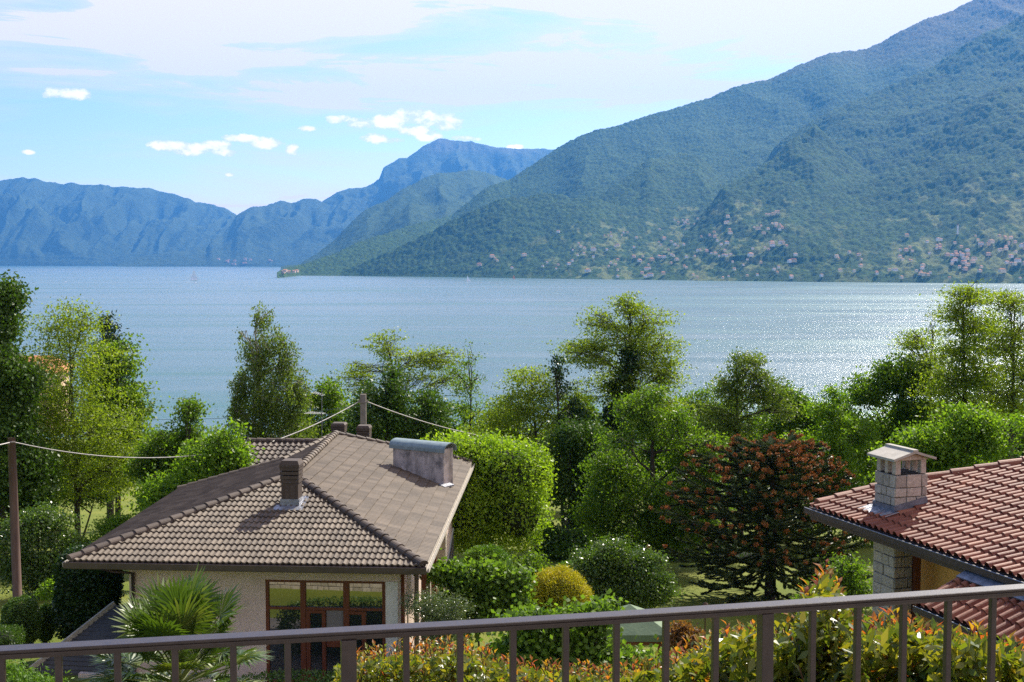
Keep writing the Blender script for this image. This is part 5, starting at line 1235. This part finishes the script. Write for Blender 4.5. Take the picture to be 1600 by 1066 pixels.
M_wire = mat_noise('pale cable', (0.42, 0.40, 0.37), (0.55, 0.52, 0.48), 5, .6)
M_wired = mat_noise('dark cable', (0.10, 0.10, 0.10), (0.16, 0.16, 0.16), 5, .6)
def wire(label, a, b, sag, r, mat=M_wire):
    a = np.array(a); b = np.array(b); pts = []
    for i in range(25):
        t = i/24; pts.append(a*(1-t)+b*t-Zv*sag*4*t*(1-t))
    mb = MB(); mb.tube(pts, r, 6); o = mb.build('cable', mat, smooth=True); tag(o, label, 'cable')
wire('pale cable from the wooden pole at left to the back wing of the tiled roof', P(22, 691, 38), P(386, 699, 44.2), .42, .016)
wire('pale cable leaving the photo at the left edge', P(17, 691, 38), P(-60, 700, 33), .05, .016)
wire('pale cable rising from the back wing of the roof to the square grey post', P(426, 690, 45.5), P(562, 627, 50), .10, .018)
wire('pale cable falling from the square grey post to the right through the trees', P(574, 628, 50), P(915, 692, 60), .55, .020)
wire('thin dark cable crossing in front of the birch', P(150, 652, 66), P(566, 634, 50), .3, .010, M_wired)
# green canopy with brown posts
M_canv = mat_noise('green canvas', (0.10, 0.15, 0.085), (0.15, 0.21, 0.12), 3, .8, .004)
Dc = 25.0; ap = P(984, 944, Dc); hwx = 62/F*Dc; ez = P(984, 979, Dc)[2]; gzc = float(ground_z(ap[0], Dc))
can = empty('garden_canopy', (ap[0], Dc, gzc), 'small green pyramid canopy on brown posts behind the handrail', 'gazebo')
mb = MB(); cr_ = []
for (i, j) in ((-1, -1), (1, -1), (1, 1), (-1, 1)): cr_.append(np.array([ap[0]+hwx*i*1.0, Dc+hwx*j*.9+.1, ez]))
mb.add([*cr_, ap, *[c-Zv*.13 for c in cr_]], [(0, 1, 4), (1, 2, 4), (2, 3, 4), (3, 0, 4), (0, 5, 6, 1), (1, 6, 7, 2), (2, 7, 8, 3), (3, 8, 5, 0)])
co = mb.build('canopy', M_canv, can); s_m = co.modifiers.new('solid', 'SOLIDIFY'); s_m.thickness = .01
for (i, j) in ((-1, -1), (1, -1), (1, 1), (-1, 1)):
    mb = MB(); x = ap[0]+hwx*i*.9; y = Dc+hwx*j*.82+.1; mb.box([x, y, (ez-.1+gzc)/2], (.10, .10, ez-.1-gzc)); mb.build('post', M_wood, can)
mb = MB()
for j in (-1, 1): mb.box([ap[0], Dc+hwx*j*.82+.1, ez-.14], (hwx*1.75, .07, .12)); mb.box([ap[0]+hwx*j*.9, Dc+.1, ez-.145], (.07, hwx*1.6, .11))
mb.build('frame', M_wood, can)
mb = MB(); mb.box([ap[0], Dc+.2, gzc+.72], (hwx*1.1, .6, .04)); mb.box([ap[0]-.4, Dc+.2, gzc+.35], (.06, .5, .7)); mb.box([ap[0]+.4, Dc+.2, gzc+.35], (.06, .5, .7))
o = mb.build('garden_table', mat_noise('grey wood', (0.2, 0.18, 0.17), (0.3, 0.27, 0.25), 5, .8)); tag(o, 'grey garden table under the green canopy', 'table')
gl_ = P(1102, 946, 33); g_ = float(ground_z(gl_[0], 33)); mb = MB(); mb.tube([(gl_[0], 33, g_), (gl_[0], 33, gl_[2]-.05)], .02, 8); mb.tube([gl_-Zv*.08, gl_-Zv*.02, gl_+Zv*.04, gl_+Zv*.08], [.03, .08, .07, .02], 10)
o = mb.build('garden_torch', M_pole, smooth=True); tag(o, 'thin brown garden torch standing on the lawn before the monkey puzzle tree', 'torch')
# pale path and far roof seen through the left trees
def far_house(name, label, px, py, D, w_, d_, h_, rotz, wall_m, roof_m, cat='house', z=None, group=None):
    c = P(px, py, D); z = c[2]-h_*.5 if z is None else z
    o = empty(name, (c[0], D, z), label, cat, group); o.rotation_euler[2] = rotz
    mb = MB(); mb.box([0, 0, h_/2-1.5], (w_, d_, h_+3)); wl = link('wall', mb.mesh('wall'), wall_m, o, loc=(0, 0, 0))
    mb = MB(); rz = w_*.16+.4; e = .6
    V = [(-w_/2-e, -d_/2-e, h_), (w_/2+e, -d_/2-e, h_), (w_/2+e, d_/2+e, h_), (-w_/2-e, d_/2+e, h_), (-w_/2*.55, 0, h_+rz), (w_/2*.55, 0, h_+rz)]
    mb.add(V, [(0, 1, 5, 4), (1, 2, 5), (2, 3, 4, 5), (3, 0, 4), (3, 2, 1, 0)]); link('roof', mb.mesh('roof'), roof_m, o, loc=(0, 0, 0))
    mb = MB()
    for k in range(int(w_//2.6)):
        for s in range(max(1, int(h_//2.9))):
            x = -w_/2+1.4+k*2.6; z_ = 1.2+s*2.9; mb.box([x, -d_/2-.03, z_+.5], (1.0, .1, 1.3))
    if mb.v: link('windows', mb.mesh('windows'), M_win, o, loc=(0, 0, 0))['kind'] = 'stuff'
    return o
M_win = mat_noise('dark window', (0.03, 0.03, 0.035), (0.06, 0.06, 0.07), 1, .3)
FW = [mat_noise('cream wall', (0.70, 0.58, 0.40), (0.80, 0.70, 0.50), .1, .9), mat_noise('pink wall', (0.60, 0.42, 0.28), (0.70, 0.50, 0.36), .1, .9), mat_noise('white wall', (0.66, 0.64, 0.60), (0.76, 0.74, 0.70), .1, .9), mat_noise('yellow wall', (0.55, 0.42, 0.22), (0.66, 0.52, 0.30), .1, .9)]
FR = [mat_noise('terracotta roof', (0.36, 0.15, 0.06), (0.48, 0.22, 0.09), .1, .9), mat_noise('brown roof', (0.26, 0.15, 0.08), (0.36, 0.22, 0.12), .1, .9)]
far_house('house', 'pinkish roofed house half hidden in the trees at far left', 52, 597, 105, 5, 5, 2.0, .2, FW[1], FR[0])
path = MB(); pth = [P(203, 702, 130), P(215, 705, 120), P(224, 713, 110), P(222, 722, 104)]
V = []
for p in pth: z_ = float(ground_z(p[0], p[1]))+.5; V += [(p[0]-.8, p[1], P(0, 712, p[1])[2]*0+z_), (p[0]+.8, p[1], z_)]
path.add(V, [(2*i, 2*i+1, 2*i+3, 2*i+2) for i in range(len(pth)-1)]); o = path.build('path', mat_noise('pale path', (0.4, 0.33, 0.27), (0.5, 0.42, 0.36), 1, .9)); tag(o, kind='structure')

# hillside villages: each house on the slope, copies of a few kinds
nr_, nc_ = V_R.shape[:2]
proj_y = None
def on_slope(px, py):
    j = int(round((px-425)/(1750-425)*(nc_-1))); j = min(max(j, 0), nc_-1); col = V_R[:, j]
    yy = 533-F*((col[:, 1]*sp+(col[:, 2]-CAMZ)*cp)/(col[:, 1]*cp-(col[:, 2]-CAMZ)*sp))
    ok = np.where((col[:, 2] > 3) & (yy <= py))[0]
    return col[ok[0]] if len(ok) else None
protos = {}
def proto(wi, ri, sz):
    key = (wi, ri, sz)
    if key in protos: return protos[key], False
    w_, d_, h_ = ((12, 10, 6.5), (17, 11, 8), (26, 12, 9.5))[sz]
    wc = ('cream', 'pink', 'white', 'yellow')[wi]
    o = far_house('village_house', 'x', 800, 400, 5000, w_, d_, h_, 0, FW[wi], FR[ri], z=10); protos[key] = o
    return o, True
rr = random.Random(77)
zones = [('the far village at the right edge', [(1400, 1600, 372, 440, 92)]),
         ('the terraced middle village', [(870, 1150, 0, 0, 60)]),
         ('the scattered far shore', [(950, 1400, 400, 441, 62), (720, 950, 396, 430, 14)]),
         ('the highest short row', [(1178, 1232, 333, 343, 9)]),
         ('the cluster left of the hump', [(1100, 1230, 352, 400, 32)])]
cols = ('cream', 'pink', 'white', 'yellow'); placed = 0
for (zn, rects) in zones:
    for (x0, x1, y0, y1, cnt) in rects:
        for i in range(cnt):
            for tr in range(12):
                px = rr.uniform(x0, x1)
                if y0 == 0:
                    t = (px-870)/280; py = 366-18*t+rr.uniform(-9, 12) if rr.random() < .6 else 398-18*t+rr.uniform(-14, 22)
                elif x1-x0 < 60: py = y1-(px-x0)/(x1-x0)*(y1-y0)
                else: py = rr.uniform(y0, y1)
                if fbm(np.array(px/24.), np.array(py/8.), 5, 2) > .5: break
            q = on_slope(px, py)
            if q is None: continue
            wi = rr.choice([0, 0, 0, 1, 2, 2, 3]); ri = rr.choice([0, 0, 1]); sz = rr.choice([0, 0, 0, 1, 1, 2] if py > 360 else [0, 0, 1])
            o, fresh = proto(wi, ri, sz)
            if not fresh:
                src = o; o = src.copy(); COL.objects.link(o)
                for c in src.children: d = c.copy(); COL.objects.link(d); d.parent = o
            o.location = (q[0], q[1]-4, q[2]+6); o.rotation_euler[2] = rr.uniform(-.5, .5)+.15; s = rr.uniform(.62, .92); o.scale = (s, s, s)
            o['label'] = ('small ', 'medium ', 'long ')[sz]+cols[wi]+' house with '+('terracotta', 'brown')[ri]+' roof in '+zn
            o['category'] = 'house'; o['group'] = 'houses of '+zn; placed += 1
for (px, py, D, cnt, lab) in ((395, 409, 13750, 26, 'tiny pinkish house of the lakeside town at the foot of the far headland'), (455, 423, 5650, 8, 'tiny house among the trees on the nearest point of land')):
    src = None
    for i in range(cnt):
        x = px+rr.uniform(-62, 62)*(1 if cnt > 10 else .2); D2 = D+rr.uniform(0, 250)
        y = py+rr.uniform(-4, 5)*(1 if cnt > 10 else .3)
        if src is None: o = far_house('village_house', lab, x, y, D2, 30 if cnt > 10 else 13, 18, 12 if cnt > 10 else 7, 0, FW[1], FR[0], z=3, group='houses of the '+('far town' if cnt > 10 else 'near point')); src = o
        else:
            o = src.copy(); COL.objects.link(o)
            for c in src.children: d = c.copy(); COL.objects.link(d); d.parent = o
        z = max(3, P(x, y, D2)[2]-5); o.location = (P(x, y, D2)[0], D2-60, z); o.rotation_euler[2] = rr.uniform(-.4, .4)
q = on_slope(1492, 366); tw = empty('bell_tower', (q[0], q[1]-5, q[2]), 'slim pale bell tower above the far village at the right edge', 'tower')
mb = MB(); mb.box([0, 0, 14], (5, 5, 34)); link('shaft', mb.mesh('shaft'), FW[2], tw, loc=(0, 0, 0)); mb = MB(); mb.tube([(0, 0, 31), (0, 0, 38)], [3.4, .2], 4); link('roof', mb.mesh('roof'), FR[1], tw, loc=(0, 0, 0))
# boats
def sailboat(label, px, py, L, lean, sailcol):
    r = ray(px, py); D = -CAMZ/r[2]*r[1]; x = r[0]/r[1]*D
    b = empty('sailboat', (x, D, 0), label, 'sailboat'); L *= 1.3
    mb = MB(); V = []
    for (u, w_, z) in ((-.5, .0, .5), (-.45, .12, .5), (0, .17, .45), (.35, .10, .55), (.5, 0, .7)):
        V += [(u*L, -w_*L, z), (u*L, w_*L, z), (u*L*.9, 0, -.4)]
    mb.add(V, [f for i in range(4) for f in ((i*3, i*3+3, i*3+5, i*3+2), (i*3+2, i*3+5, i*3+4, i*3+1), (i*3+1, i*3+4, i*3+3, i*3))])
    link('hull', mb.mesh('hull'), M_white, b, loc=(0, 0, 0))
    mb = MB(); mb.tube([(0, 0, .4), (lean, 0, L*1.35)], .08, 6); link('mast', mb.mesh('mast'), M_conc, b, loc=(0, 0, 0))
    mb = MB(); mb.prism([(-.05+lean*.1, 0, 1.3), (lean, 0, L*1.33), (-L*.42, .3, 1.5)], (0, .05, 0)); mb.prism([(.1+lean*.1, 0, .9), (lean*.95, 0, L*1.2), (L*.48, -.2, .9)], (0, .05, 0)); link('sail', mb.mesh('sail'), sailcol, b, loc=(0, 0, 0))
M_sail = mat_noise('white sail', (0.88, 0.88, 0.86), (0.93, 0.93, 0.91), 1, .8)
M_sailr = mat_noise('orange sail', (0.6, 0.22, 0.08), (0.7, 0.3, 0.12), 1, .8)
sailboat('white sailboat far out on the left part of the lake', 303, 438, 26, 1, M_sail)
sailboat('leaning white sailboat near the far shore in the middle', 732, 440, 13, -3.5, M_sail)
sailboat('tiny white sailboat right under the far shore', 742, 433.5, 9, .5, M_sail)
sailboat('small sailboat with orange sail near the far shore', 803, 436, 10, -1, M_sailr)
for (px, py, lab) in ((305, 443, 'low white motor boat below the sailboat on the left part of the lake'), (102, 441, 'tiny white motor boat near the left trees')):
    r = ray(px, py); D = -CAMZ/r[2]*r[1]; x = r[0]/r[1]*D; b = empty('motor_boat', (x, D, 0), lab, 'boat')
    mb = MB(); mb.prism([(-6, 0, .9), (-5, 0, -.4), (5, 0, -.4), (7, 0, 1.2)], (0, 3, 0)); link('hull', mb.mesh('hull'), M_sail, b, loc=(0, 0, 0))
    mb = MB(); mb.prism([(-2.5, .4, .9), (2.5, .4, 1), (1.5, .4, 2.4), (-2, .4, 2.4)], (0, 2.2, 0)); link('cabin', mb.mesh('cabin'), M_sail, b, loc=(0, 0, 0))
